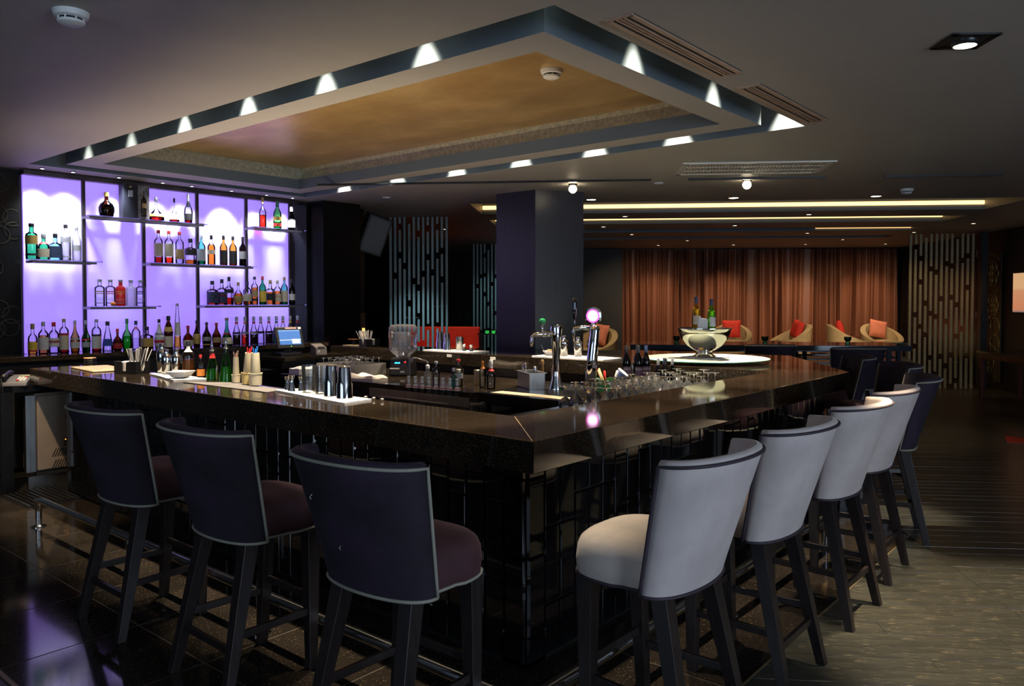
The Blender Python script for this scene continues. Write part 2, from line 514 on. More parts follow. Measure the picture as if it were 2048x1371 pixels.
# LED tape added unseen behind the frame's lip to brighten the gold tray
led = mat('added_cove_led', (1, .7, .4), emit=.5, ecol=(1, .74, .42))
for c, d in (((3.30, 5.3, 3.098), (.012, 5.3, .004)), ((5.655, 5.3, 3.098), (.012, 5.3, .004)), ((4.47, 2.575, 3.098), (2.1, .012, .004)), ((4.47, 8.055, 3.098), (2.1, .012, .004))):
    tag(MB().box(c, d).build('added_led_tape', led), 'added thin warm light tape hidden behind the lip of the gold ceiling tray', 'light strip', 'added cove light tapes')
# uplight strips added out of sight inside the bar to brighten tray and frame
def uplight(x0, y0, x1, y1, z, aim, power, label):
    d = Vector((x1 - x0, y1 - y0)); ln = d.length; a = math.atan2(d.y, d.x)
    t = thing('added_uplight_strip', label, 'light strip', ((x0 + x1) / 2, (y0 + y1) / 2, z), a, 'added uplight strips inside the bar')
    MB().box((0, 0, -.02), (ln, .10, .03)).build('housing', BLKPL, t)
    MB().box((0, 0, -.003), (ln - .02, .07, .004)).build('diffuser', mat('added_uplight_diffuser', (1, .85, .6), emit=.5, ecol=(1, .78, .5)), t)
    MB().box((0, 0, (-.035 - z) / 2), (.04, .04, z - .035)).build('post', BLKPL, t)
    o = light('AREA', ((x0 + x1) / 2, (y0 + y1) / 2, z + .004), power, (1, .80, .54), aim, ln - .05, size_y=.07)
    o.rotation_euler = (0, 0, a); q = (Vector(aim) - o.location).normalized()
    zx = Vector((math.cos(a), math.sin(a), 0)); n = (q - zx * q.dot(zx)).normalized(); yy = n.cross(zx) * -1
    o.rotation_euler = Matrix((zx, (-n).cross(zx), -n)).transposed().to_euler(); o.data.spread = R(95)
uplight(3.30, 3.0, 3.30, 7.4, .72, (3.95, 5.2, 3.27), 42, 'added warm uplight strip hidden low behind the bar front')
uplight(3.5, 2.72, 5.6, 2.72, .70, (4.5, 3.5, 3.27), 12, 'added warm uplight strip hidden low behind the side arm of the bar')
# LED lines in the lounge troughs
led2 = mat('trough_led', (1, .62, .28), emit=3.0, ecol=(1, .56, .20))
for i, (a0, a1, b0, b1) in enumerate(TR[:3]):
    z = (3.10, 3.085, 3.045)[i]; hh = (.055, .030, .014)[i]
    if i == 2: b0 = 4.3
    o = MB().box((0, 0, 0), (.02, b1 - b0 - .02, hh)).build('led_line', led2 if i < 2 else mat('trough_led_dim', (1, .62, .28), emit=1.2, ecol=(1, .58, .22)), None, loc=L(a1 - .012, (b0 + b1) / 2, z), rz=LROT)
    tag(o, ('bright amber light line in the lounge ceiling trough closest to the bar', 'amber light line in the second lounge ceiling trough from the bar',
            'thin amber light line in the third lounge ceiling trough, towards the curtains')[i], 'light strip', 'lounge light lines')

# column ------------------------------------------------------------
COLM = wood('dark_oak_column', (.009, .007, .013), (.018, .014, .024), .36, (9, 9, .8))
struct(MB().prism([(7.43, 6.47), (7.43, 5.85), (7.965, 5.52), (8.35, 5.95), (8.35, 6.47)], 0, 3.0).build('wall_column', COLM), 'dark oak veneered column behind the bar')
struct(MB().box((6.72, 8.80, 1.5), (.62, .36, 3.0)).build('wall_pier', BLACK))
# raised lounge platform
struct(MB().prism([L(14.9, -7.5)[:2], L(14.9, 6.0)[:2], L(20.58, 6.0)[:2], L(20.58, -7.5)[:2]][::-1], 0, .35).build('floor_platform', wood('platform_wood', (.03, .018, .01), (.05, .03, .017), .35, (9, 1, 1))))

# ================================================================== BAR
bar = thing('bar_counter', 'long black granite topped bar with dark tiled front', 'bar counter', (2.55, 2.02, 0))
def bpart(mb, name, m, parent=None, **k):
    o = mb.build(name, m, parent or bar, **k)
    o.location = (-2.55, -2.02, 0) if parent is None else (0, 0, 0)
    return o
ZB, ZT = .94, 1.08
for poly in ([(2.55, 2.02), (3.058, 2.542), (3.058, 7.62), (2.55, 7.62)],
             [(2.553, 2.02), (6.748, 2.02), (6.40, 2.54), (3.061, 2.54)],
             [(6.752, 2.02), (8.4, 3.12), (8.2, 4.9), (7.05, 5.998), (6.40, 5.998), (6.40, 2.54)],
             [(6.40, 6.0), (7.05, 6.0), (7.05, 8.48), (6.40, 8.48)]):
    bpart(MB().prism(poly, ZB, ZT), 'worktop_slab', COUNTER, bevel=.004)
o = MB().box((0, 0, 0), (.700, .0035, .0006)).build('joint_line', mat('tan_joint', (.30, .20, .12), .4), bar); o.location = (.254, .261, 1.07975); o.rotation_euler[2] = math.atan2(.522, .508)
TILE = mat('black_mirror_tile', (.006, .006, .007), .06, spec=.5, coat=.35)
TILEB = mat('tile_backing', (.003, .003, .003), .5)
tile_me = {}
def tile_face(p, q, seed, zlo=.02, zhi=.935, w=.117, h=.36):
    """tiled face from p to q (world xy), outward on the right hand of p->q"""
    rnd = random.Random(seed)
    p, q = Vector(p), Vector(q); d = (q - p); ln = d.length; d.normalize(); n = Vector((d.y, -d.x))
    base = bpart(MB().prism([tuple(p), tuple(q), tuple(q - n * .14), tuple(p - n * .14)], 0, ZB - .001), 'base_panel', TILEB)
    cols = int(ln / w); w = ln / cols
    ang = math.atan2(d.y, d.x)
    for i in range(cols):
        z = zlo - rnd.choice((0, .12, .24))
        while z < zhi - .03:
            z0, z1 = max(z, zlo), min(z + h, zhi); z += h
            if z1 - z0 < .03: continue
            key = (round(w, 4), round(z1 - z0, 3))
            if key not in tile_me:
                a, c, t, e = w / 2 - .003, (z1 - z0) / 2 - .003, .014, .006
                me = MB().hexa([(-a, 0, -c), (a, 0, -c), (a, 0, c), (-a, 0, c), (-a + e, -t, -c + e), (a - e, -t, -c + e), (a - e, -t, c - e), (-a + e, -t, c - e)]).mesh('tile')
                me.materials.append(TILE); tile_me[key] = me
            o = bpy.data.objects.new('tile', tile_me[key]); COL.objects.link(o); o.parent = base
            c = p + d * (w * (i + .5)) + n * rnd.choice((0, .0, .003))
            o.location = (c.x, c.y, (z0 + z1) / 2)
            o.rotation_euler = (rnd.uniform(-.006, .006), 0, ang + rnd.uniform(-.008, .008))
    return base
tile_face((2.73, 7.2), (2.73, 2.2), 3)
tile_face((2.73, 2.2), (6.66, 2.2), 5)
tile_face((6.66, 2.2), (8.18, 3.2), 8)
bpart(MB().box((2.9, 7.26, .47), (.34, .1, .939)), 'end_panel', BLACK)
bpart(MB().prism([(8.15, 3.25), (8.0, 4.85), (6.95, 5.85), (6.9, 5.7), (7.85, 4.75), (8.0, 3.25)][::-1], 0, ZB - .001), 'back_panel', BLACK)
bpart(MB().box((6.46, 5.6, .49), (.06, 5.7, .899)), 'inner_panel', BLACK)
# foot rail
fr = thing('foot_rail', 'polished steel foot rail standing along the bar front', 'rail', (2.18, 4.3, 0))
def fpart(mb, name, m=None):
    o = mb.build(name, m or STEEL2, fr, smooth=True, sharp=50); o.location = (-2.18, -4.3, 0); return o
STEEL2 = mat('polished_steel_tube', (.62, .64, .66), .14, 1)
fpart(MB().tube([(2.18, 6.38, .12), (2.18, 6.375, .165), (2.18, 6.355, .195), (2.18, 6.31, .205), (2.18, 1.86, .205), (2.20, 1.79, .205), (2.26, 1.76, .205), (5.5, 1.76, .205)], .024, 12), 'tube')
for x, y in ((2.18, 6.38), (2.18, 4.9), (2.18, 3.46), (2.18, 1.95), (3.9, 1.76), (5.4, 1.76)):
    fpart(MB().tube([(x, y, .0), (x, y, .2)], .022, 12), 'post')
    fpart(MB().lathe([(.05, 0), (.05, .006), (.03, .012), (.026, .02)], 16, (x, y, 0)), 'foot_flange')

# ------------------------------------------------------------ inside the bar
STW = mat('dull_steel_worktop', (.16, .16, .17), .3, .9, var=.2, scale=12)
ub = thing('underbar_worktop', 'low dark worktop with steel front behind the rear counter', 'worktop', (5.75, 6.6, 0))
def upart(mb, name, m, **k):
    o = mb.build(name, m, ub, **k); o.location = (-5.75, -6.6, 0); return o
upart(MB().box((5.75, 6.22, .825), (1.26, 2.94, .05)), 'top', COUNTER, bevel=.004)
upart(MB().box((5.85, 6.22, .40), (1.0, 2.9, .799)), 'cabinet', DSTEEL)
for k in range(4): upart(MB().box((5.343, 7.3 - .7 * k, .42), (.012, .66, .66)), 'door', STW, bevel=.003)
sl = thing('tap_station', 'thick black slab station carrying the beer taps', 'worktop', (5.78, 3.9, 0))
def spart(mb, name, m, **k):
    o = mb.build(name, m, sl, **k); o.location = (-5.78, -3.9, 0); return o
spart(MB().box((5.78, 4.08, .80), (1.22, 1.28, .10)), 'slab', BLACK, bevel=.004)
for x, y in ((5.22, 4.66), (5.22, 3.50), (6.30, 4.66), (6.30, 3.50)): spart(MB().box((x, y, .375), (.06, .06, .749)), 'leg', BLACKM)
spart(MB().box((5.8, 4.08, .25), (1.0, 1.1, .03)), 'shelf', DSTEEL)
tag(MB().box((5.31, 4.05, .8515), (.16, 1.15, .003)).build('drip_mat', mat('pale_bar_mat', (.45, .36, .24), .8, var=.15)), 'long pale bar mat along the front of the tap station', 'mat')
gs = thing('glass_shelf', 'low steel shelf holding upturned glasses inside the bar', 'shelf', (4.7, 2.99, 0))
MB().box((0, 0, .885), (2.9, .80, .03)).build('board', DSTEEL, gs)
for x in (-1.3, 1.3):
    for y in (-.3, .3): MB().box((x, y, .435), (.04, .04, .87)).build('leg', DSTEEL, gs)
sr = thing('speed_rail', 'narrow steel bottle rail hung on the underbar worktop', 'rail', (4.97, 5.2, 0))
MB().box((0, 0, .765), (.20, 1.3, .012)).build('tray', STEEL, sr)
MB().box((-.095, 0, .80), (.008, 1.3, .08)).build('lip', STEEL, sr)
for y in (-.6, .6): MB().box((.12, y, .76), (.06, .03, .04)).build('bracket', STEEL, sr)
MB().box((-.06, .05, .7725), (.1, .9, .003)).build('paper_liner', NAPKIN, sr)
for y in (-.6, .6): MB().box((-.0, y, .38), (.03, .03, .759)).build('leg', STEEL, sr)
pc = thing('service_counter', 'black raised counter under the till screen', 'counter', (5.85, 8.2, 0))
MB().box((0, 0, .98), (1.04, .56, .04)).build('top', COUNTER, pc)
MB().box((0, .05, .906), (.98, .44, .108)).build('drawer_unit', BLACK, pc)
for k in (-.25, .25): MB().box((k, -.172, .905), (.46, .012, .09)).build('drawer', BLKPL, pc)
lg = thing('back_ledge', 'long black granite ledge below the lit bottle wall', 'ledge', (4.4, 8.7, 0))
MB().box((0, .02, 1.102), (3.96, .48, .05)).build('top', COUNTER, lg, bevel=.003)
MB().box((0, .05, .538), (3.9, .4, 1.076)).build('cabinet', BLACK, lg)
for k in range(6): MB().box((-1.62 + .65 * k, -.157, .55), (.63, .012, .98)).build('door', BLACKM, lg)
# ================================================================== BOTTLES
PROF = {
 'std':    ([(.88, 0), (1, .02), (1, .58), (.95, .635), (.66, .70), (.36, .755), (.30, .80), (.29, .90)], .36, .86),
 'tall':   ([(.90, 0), (1, .02), (1, .64), (.92, .69), (.60, .745), (.36, .78), (.32, .92)], .38, .90),
 'vodka':  ([(.94, 0), (1, .02), (1, .66), (.93, .71), (.60, .745), (.42, .765), (.38, .79), (.38, .92)], .44, .90),
 'slim':   ([(.94, 0), (1, .015), (1, .50), (.85, .58), (.45, .66), (.33, .70), (.31, .88)], .36, .80),
 'square': ([(.95, 0), (1, .02), (1, .56), (.92, .60), (.45, .655), (.34, .68), (.33, .86)], .40, .84),
 'squat':  ([(.92, 0), (1, .03), (1, .50), (.90, .58), (.5, .66), (.36, .70), (.33, .86)], .42, .82),
 'round':  ([(.70, 0), (.86, .04), (1, .22), (1, .38), (.80, .52), (.40, .62), (.26, .68), (.24, .88)], .30, .84),
 'flat':   ([(.80, 0), (.98, .03), (1, .12), (.92, .22), (.60, .36), (.24, .48), (.15, .60), (.14, .86)], .19, .82),
 'bell':   ([(.75, 0), (.85, .03), (.95, .20), (1, .36), (.90, .48), (.55, .60), (.34, .70), (.26, .80), (.25, .92)], .30, .88),
 'wine':   ([(.94, 0), (1, .015), (1, .52), (.92, .60), (.62, .70), (.40, .77), (.36, .82), (.36, .96)], .40, .80),
 'burg':   ([(.92, 0), (1, .02), (1, .40), (.90, .52), (.62, .66), (.42, .76), (.36, .84), (.35, .96)], .39, .80),
 'cone':   ([(1, 0), (1, .04), (.86, .30), (.62, .55), (.40, .72), (.32, .78), (.30, .90)], .36, .86),
 'obel':   ([(1, 0), (1, .03), (.88, .30), (.70, .55), (.50, .80), (.42, .86), (.38, .95)], .42, .94),
 'monk':   ([(.90, 0), (1, .02), (.92, .38), (.95, .42), (1, .44), (1, .50), (.80, .64), (.55, .76), (.36, .82), (.34, .90)], .42, .86),
 'syrup':  ([(.98, 0), (1, .01), (1, .40), (.92, .46), (.60, .60), (.42, .70), (.36, .76), (.34, .90)], .38, .74),
 'longneck': ([(.94, 0), (1, .03), (.98, .16), (.80, .32), (.48, .48), (.30, .62), (.26, .72), (.25, .92)], .30, .90),
 'mini':   ([(.94, 0), (1, .02), (1, .45), (.90, .52), (.55, .60), (.48, .66), (.44, .90)], .50, .90),
}
PAL = {'clear': (.93, .95, .96), 'green': (.10, .55, .30), 'dgreen': (.05, .22, .08), 'brown': (.26, .08, .03), 'dark': (.05, .03, .03), 'blue': (.35, .75, .95),
       'aqua': (.25, .72, .60), 'lime': (.25, .80, .25), 'red': (.85, .06, .05), 'amber': (.90, .42, .10), 'olive': (.62, .52, .20)}
LIQ = {'amber': (.95, .38, .06), 'red': (.90, .10, .05), 'dred': (.45, .02, .03), 'gold': (.95, .62, .10), 'brown': (.30, .09, .02), 'dark': (.05, .02, .02), 'clear': (.90, .93, .95),
       'green': (.05, .62, .12), 'emer': (.02, .35, .15), 'tan': (.70, .45, .15), 'lime': (.45, .85, .08), 'straw': (.90, .80, .25), 'orange': (.95, .42, .10)}
LAB = {'white': (.70, .68, .64), 'cream': (.62, .54, .38), 'black': (.015, .015, .018), 'gold': (.50, .33, .08), 'yellow': (.80, .55, .06), 'red': (.55, .03, .03), 'blue': (.04, .10, .45),
       'navy': (.03, .05, .12), 'silver': (.45, .46, .50), 'tan': (.45, .30, .14), 'green': (.05, .25, .12), 'orange': (.75, .25, .04), 'pink': (.70, .35, .35), 'grey': (.30, .30, .32), 'violet': (.035, .012, .045)}
def lmat(c): return mat('label_' + c, LAB[c], .55, var=.12, scale=60)
def cmat(c): return mat('cap_' + c, LAB[c], .35, var=.1, scale=40)
def prof_r(pr, z):
    for (r0, z0), (r1, z1) in zip(pr, pr[1:]):
        if z0 <= z <= z1: return r0 + (r1 - r0) * (z - z0) / (z1 - z0)
    return pr[-1][0]
mcache = {}
def cached(key, fn, name, m, parent, smooth=True, sharp=None):
    key = (name, key, m.name)
    if key not in mcache:
        me = fn().mesh(name, smooth); me.materials.append(m)
        if sharp:
            try: me.set_sharp_from_angle(angle=R(sharp))
            except Exception: pass
        mcache[key] = me
    o = bpy.data.objects.new(name, mcache[key]); COL.objects.link(o); o.parent = parent
    return o
def lighter(c, k): return tuple(x ** k for x in c)
def bottle(loc, h, r, shape, gl, liq=None, level=.5, labels=(), cap='black', label='', group=None, milk=0, rz=0, name='bottle', cat='bottle', spout=False, capz=None, face=-116, arc=78, n=16, lmilk=0):
    pr, cr, cz = PROF[shape]
    sq = .5 if shape in ('square',) else 0
    t = thing(name, label, cat, loc, rz, group)
    gm = glass('bottle_glass_%s%s' % (gl, '_milk' if milk else ''), lighter(PAL[gl], .75), milk=milk)
    H3, r3 = round(h, 3), round(r, 3)
    cached((shape, H3, r3), lambda: MB().lathe([(a * r, z * h) for a, z in pr], n, sq=sq), 'body', gm, t, sharp=60)
    if liq:
        lv = level
        lp = [(a, z) for a, z in pr if z < lv]; lp = [(a * .93, max(z, .012)) for a, z in lp] + [(prof_r(pr, lv) * .93, lv)]
        cached((shape, H3, r3, lv), lambda: MB().lathe([(a * r, z * h) for a, z in lp], n, sq=sq), 'liquid', glass('liquid_' + liq + ('_lit' if lmilk else ''), lighter(LIQ[liq], .8), gloss=.3, milk=lmilk), t, sharp=60)
    for c, z0, z1 in labels:
        zs = [z0 + (z1 - z0) * k / 4 for k in range(5)]
        a0, a1 = R(face - arc) - rz, R(face + arc) - rz
        cached((shape, H3, r3, z0, z1, round(a0, 2), arc), lambda: MB().lathe([(prof_r(pr, z) * r * 1.02 + .0006, z * h) for z in zs], n, sq=sq, arc=(a0, a1)), 'label', lmat(c), t)
    if spout:
        cached((shape, H3, r3, 'sp'), lambda: MB().lathe([(.34 * r, .90 * h), (.40 * r, .91 * h), (.40 * r, .94 * h), (.16 * r, .955 * h), (.15 * r, 1.06 * h), (.08 * r, 1.16 * h), (.02 * r, 1.20 * h)], 12), 'pour_spout', CHROME, t)
    elif cap:
        z0 = capz or cz
        cached((shape, H3, r3, z0, 'cap'), lambda: MB().lathe([(cr * r, z0 * h), (cr * r * 1.03, z0 * h + .002), (cr * r * 1.03, h - .003), (cr * r * .9, h)], 14), 'cap', cmat(cap), t, sharp=40)
    return t

YB = 8.80
# (x, h, r, shape, glass, liquid, level, labels, cap, description)
A = [
 (2.984, .361, .055, 'vodka', 'green', None, 0, [('gold', .42, .66), ('black', .10, .16)], 'black', 'tall bright green gin bottle with thin gold emblem, beside the patterned wall'),
 (3.094, .264, .052, 'squat', 'green', None, 0, [('cream', .10, .42), ('red', .60, .68)], 'silver', 'short round green gin bottle with cream label and red seal'),
 (3.203, .273, .053, 'square', 'blue', None, 0, [('navy', .08, .52)], 'black', 'pale blue square-shouldered gin bottle with a navy label'),
 (3.304, .373, .049, 'tall', 'clear', 'clear', .66, [('silver', .50, .62), ('silver', .08, .12)], 'black', 'clear vodka bottle with black stopper next to the frosted slim bottle'),
 (3.409, .405, .044, 'slim', 'clear', None, 0, [('silver', .25, .40)], 'silver', 'tall frosted vodka bottle with a long slim neck and silver capsule')]
for x, h, r, s, g_, q, lv, lb, c, d in A:
    bottle((x, YB, 2.085), h, r, s, g_, q, lv, lb, c, d, 'bottles on the gin shelf', milk=.35 if 'frosted' in d else 0)
B = [
 (3.717, .262, .079, 'round', 'brown', 'dark', .5, [], 'gold', 'squat dark brown whisky decanter beside the gift box'),
 (4.259, .264, .085, 'flat', 'clear', 'dred', .17, [('gold', .16, .28)], 'black', 'wide round cognac decanter with a little red spirit in it'),
 (4.468, .275, .056, 'flat', 'clear', 'dred', .24, [('cream', .10, .36)], 'black', 'slim cognac flask with a cream square label over red spirit'),
 (4.638, .342, .049, 'bell', 'clear', 'dred', .30, [('black', .10, .32)], 'black', 'cognac bottle with a hanging black ribbon and dark label')]
for x, h, r, s, g_, q, lv, lb, c, d in B:
    bottle((x, YB, 2.572), h, r, s, g_, q, lv, lb, c, d, 'bottles on the top whisky shelf', capz=.55 if 'ribbon' in d else None)
C = [
 (4.280, .370, .047, 'tall', 'clear', 'red', .18, [('cream', .20, .60)], 'red', 'cream labelled whisky bottle with red spirit, end of the shelf by the post'),
 (4.400, .370, .048, 'tall', 'clear', 'red', .18, [('cream', .20, .60)], 'red', 'cream labelled whisky bottle with red spirit, second from the shelf end'),
 (4.527, .367, .047, 'tall', 'clear', 'clear', .12, [('tan', .14, .45), ('gold', .14, .20)], 'red', 'clear whisky bottle with amber brown label and maroon capsule'),
 (4.658, .298, .057, 'square', 'clear', 'amber', .16, [('black', .34, .58)], 'black', 'low square whisky bottle with black band label over amber spirit'),
 (4.792, .349, .048, 'std', 'aqua', 'emer', .4, [('silver', .12, .52)], 'silver', 'sea green whisky bottle with a silver grey label'),
 (4.920, .353, .045, 'std', 'clear', 'orange', .68, [('cream', .36, .50)], 'black', 'bright orange whisky bottle with small cream label'),
 (5.078, .361, .045, 'std', 'amber', 'brown', .5, [('black', .06, .50)], 'black', 'amber whisky bottle with large black label next to the orange one'),
 (5.203, .359, .046, 'std', 'amber', 'brown', .5, [('black', .06, .50)], 'black', 'amber whisky bottle with large black label beside the dark bottle'),
 (5.336, .360, .045, 'std', 'dark', 'dark', .5, [('grey', .24, .50)], 'black', 'almost black whisky bottle with a grey slanted label')]
for x, h, r, s, g_, q, lv, lb, c, d in C:
    bottle((x, YB, 2.098), h, r, s, g_, q, lv, lb, c, d, 'bottles on the middle whisky shelf')
D = [
 (5.618, .379, .045, 'slim', 'clear', 'red', .42, [], 'tan', 'slender clear bottle half full of red spirit on the small upper shelf'),
 (5.831, .350, .052, 'wine', 'lime', 'emer', .25, [('red', .08, .20), ('gold', .30, .44)], 'green', 'green brandy bottle with a round gold seal on the small upper shelf'),
 (6.041, .301, .049, 'burg', 'brown', 'dred', .6, [('white', .10, .40), ('black', .40, .46)], 'silver', 'dark red brandy bottle with white label on the small upper shelf')]
for x, h, r, s, g_, q, lv, lb, c, d in D:
    bottle((x, YB, 2.592), h, r, s, g_, q, lv, lb, c, d, 'bottles on the small upper shelf')
E_ = [
 (3.634, 'clear', 'gold', 0, 'clear vodka bottle with gold lettering'), (3.745, 'clear', 'red', 0, 'clear red lettered vodka bottle with a mandarin at its foot'),
 (3.853, 'red', 'gold', 0, 'solid red vodka bottle among the clear ones'), (3.963, 'clear', None, .55, 'frosted white vodka bottle without lettering'),
 (4.071, 'clear', 'navy', 0, 'clear vodka bottle with navy lettering')]
for x, g_, lb, mk, d in E_:
    ls = [(lb, .52, .56), (lb, .45, .48), ('silver', .28, .29), ('silver', .24, .25), ('silver', .20, .21), ('navy' if lb != 'gold' else 'grey', .10, .13)] if lb else []
    bottle((x, YB, 1.612), .287, .050, 'vodka', g_, None, 0, ls, 'silver', d + ', on the low vodka shelf', 'bottles on the vodka shelf', milk=mk if not g_ == 'red' else .5, arc=50)
F = [
 (4.927, .287, .055, 'square', 'clear', 'red', .55, [('navy', .08, .54), ('silver', .30, .36)], 'black', 'square bourbon bottle with navy label, outermost on its shelf'),
 (5.051, .310, .050, 'square', 'clear', 'red', .5, [('navy', .06, .50), ('red', .34, .40)], 'black', 'square bourbon bottle with navy and red label'),
 (5.145, .340, .044, 'square', 'clear', 'red', .26, [('black', .42, .56)], 'black', 'square scotch bottle with slanted black label over red spirit'),
 (5.269, .278, .056, 'round', 'clear', 'amber', .5, [('gold', .08, .40)], 'brown' if 'brown' in LAB else 'tan', 'rounded amber scotch bottle with gold crest label'),
 (5.393, .288, .050, 'std', 'clear', 'amber', .16, [('cream', .16, .46)], 'navy', 'clear bottle with a mottled cream label beside the shelf post'),
 (5.495, .350, .043, 'tall', 'clear', 'orange', .62, [('tan', .28, .52), ('black', .14, .22)], 'black', 'tall orange bourbon bottle with tan label beside the shelf post'),
 (5.607, .359, .044, 'std', 'green', 'emer', .5, [('yellow', .10, .48)], 'red', 'green scotch bottle with yellow label and red cap'),
 (5.719, .314, .049, 'square', 'clear', 'orange', .52, [('black', .18, .46)], 'tan', 'orange rum bottle with black shield label'),
 (5.824, .313, .046, 'std', 'clear', 'orange', .56, [('cream', .12, .44), ('red', .30, .36)], 'cream', 'orange whisky bottle with cream and red label'),
 (5.926, .359, .045, 'std', 'aqua', 'emer', .3, [('cream', .10, .50)], 'tan', 'green necked whiskey bottle with big cream label'),
 (6.037, .329, .042, 'std', 'dark', 'brown', .5, [('white', .18, .42)], 'black', 'dark brown bottle with white label at the wall end of its shelf')]
for x, h, r, s, g_, q, lv, lb, c, d in F:
    bottle((x, YB, 1.621), h, r, s, g_, q, lv, lb, c, d, 'bottles on the low whisky shelf')
G = [
 (2.969, .312, .043, 'squat', 'clear', 'gold', .42, [('yellow', .16, .40), ('red', .10, .15)], 'tan', 'tequila bottle with yellow label and wooden cap beside the patterned wall'),
 (3.067, .330, .048, 'std', 'clear', 'tan', .58, [('white', .14, .52)], 'silver', 'tan spirit bottle with white label and silver cap'),
 (3.165, .323, .050, 'std', 'clear', 'clear', .45, [('white', .22, .50), ('red', .34, .42)], 'red', 'clear gin bottle with a small red figure on its label'),
 (3.262, .356, .045, 'tall', 'clear', 'dred', .58, [('cream', .10, .52), ('red', .52, .58)], 'tan', 'red bitter bottle with cream label'),
 (3.368, .336, .047, 'bell', 'olive', 'tan', .45, [('white', .14, .34), ('grey', .40, .46)], 'silver', 'olive coloured vermouth bottle with two pale labels'),
 (3.477, .335, .045, 'bell', 'lime', 'emer', .45, [('silver', .16, .32), ('red', .38, .42)], 'silver', 'green vermouth bottle with silver label'),
 (3.583, .346, .047, 'tall', 'clear', 'dred', .10, [('white', .10, .48), ('black', .48, .54)], 'silver', 'clear bottle with tall white label and black band'),
 (3.697, .320, .055, 'cone', 'clear', 'clear', .3, [('blue', .18, .42)], 'black', 'conical clear bottle with bright blue label'),
 (3.800, .239, .049, 'round', 'brown', 'dred', .5, [('red', .10, .34)], 'red', 'short dark red liqueur bottle with red wax cap'),
 (3.902, .347, .053, 'round', 'lime', 'green', .45, [], 'green', 'ribbed bright green melon liqueur bottle'),
 (4.000, .322, .045, 'std', 'clear', 'clear', .4, [('red', .72, .78)], 'navy', 'clear bottle with a red neck band and dark cap'),
 (4.118, .254, .059, 'square', 'clear', 'brown', .22, [('gold', .12, .50)], 'black', 'square amaretto bottle with gold label and wide black cap'),
 (4.260, .335, .052, 'bell', 'clear', None, 0, [('white', .0, .60), ('white', .60, .84), ('red', .20, .30)], 'black', 'opaque white coconut rum bottle with a red sun'),
 (4.368, .370, .051, 'monk', 'brown', 'brown', .8, [('cream', .04, .38), ('gold', .52, .66)], 'black', 'brown hazelnut liqueur bottle shaped like a robed figure'),
 (4.474, .512, .040, 'obel', 'clear', 'gold', .26, [('white', .28, .58)], 'silver', 'very tall tapering bottle with yellow liqueur at the bottom'),
 (4.601, .254, .058, 'round', 'brown', 'red', .55, [('cream', .06, .34), ('red', .66, .72)], 'red', 'squat red orange-liqueur bottle with a cream label'),
 (4.708, .313, .044, 'bell', 'brown', 'brown', .7, [('gold', .12, .50)], 'black', 'brown coffee liqueur bottle with golden oval label'),
 (4.833, .289, .054, 'bell', 'dark', 'dark', .5, [('gold', .06, .12), ('grey', .24, .40)], 'black', 'black cream-liqueur bottle with a gold foot band'),
 (4.958, .280, .055, 'bell', 'brown', 'dred', .5, [('tan', .16, .38)], 'red', 'deep red cream-liqueur bottle with tan label'),
 (5.093, .337, .069, 'longneck', 'green', 'emer', .4, [('cream', .06, .30), ('red', .40, .46)], 'tan', 'broad green herbal liqueur bottle with long thin neck')]
for x, h, r, s, g_, q, lv, lb, c, d in G:
    bottle((x, YB - .03, 1.127), h, r, s, g_, q, lv, lb, c, d + ', on the black ledge', 'bottles on the black ledge', arc=170 if 'opaque' in d else 78)
for i, (x, q, lc, nc) in enumerate([(5.223, 'dark', 'navy', 'red'), (5.338, 'red', 'grey', 'orange'), (5.459, 'dark', 'grey', 'red'), (5.557, 'clear', 'black', 'tan'), (5.674, 'dark', 'black', 'red'), (5.783, 'emer', 'navy', 'green'), (5.880, 'brown', 'black', 'orange'), (5.990, 'dark', 'black', 'yellow'), (6.103, 'dred', 'grey', 'red')]):
    d = ['dark liqueur bottle with navy collar label and red neck, beside the broad green bottle', 'bright red liqueur bottle in the row of tapered bottles', 'dark liqueur bottle with grey collar label beside the bright red one', 'colourless liqueur bottle with black collar label and tan neck',
         'blackish liqueur bottle with red neck band beside the colourless one', 'emerald liqueur bottle with green neck band', 'brown liqueur bottle with orange neck band behind the till screen', 'dark liqueur bottle with yellow neck band behind the till screen', 'deep red liqueur bottle with grey collar label at the wall end of the ledge'][i]
    bottle((x, YB - .03, 1.127), .348, .047, 'syrup', 'clear', q, .36, [(lc, .385, .46), (nc, .74, .82)], 'silver', d, 'tapered liqueur bottles on the black ledge', capz=.84, arc=170)

# ------------------------------------------------------------ lit display wall
dw = thing('bottle_display', 'violet backlit glass bottle wall with dark posts and metal shelves', 'display wall', (4.6, 8.93, 1.13))
m, nt, b, out = node_mat('backlit_violet_glass')
b.inputs['Base Color'].default_value = (.70, .66, .80, 1); b.inputs['Roughness'].default_value = .30
b.inputs['Emission Color'].default_value = (.36, .20, .98, 1); b.inputs['Emission Strength'].default_value = .90
PANEL = m
def dpart(mb, name, mm, **k):
    o = mb.build(name, mm, dw, **k); o.location = (-4.6, -8.93, -1.13); return o
XS = [2.955, 3.53, 4.17, 4.81, 5.46, 6.10]
POSTM = mat('dark_bronze_post', (.10, .085, .09), .35, .8, var=.15)
for x0, x1 in zip(XS, XS[1:]):
    dpart(MB().box(((x0 + x1) / 2, 8.955, 2.04), (x1 - x0 - .004, .03, 1.82)), 'backlit_panel', PANEL)
for x in XS[1:]:
    dpart(MB().box((x, 8.925, 2.04), (.034, .028, 1.82)), 'post', POSTM)
dpart(MB().box((4.56, 8.90, 2.966), (3.24, .10, .045)), 'top_rail', POSTM)
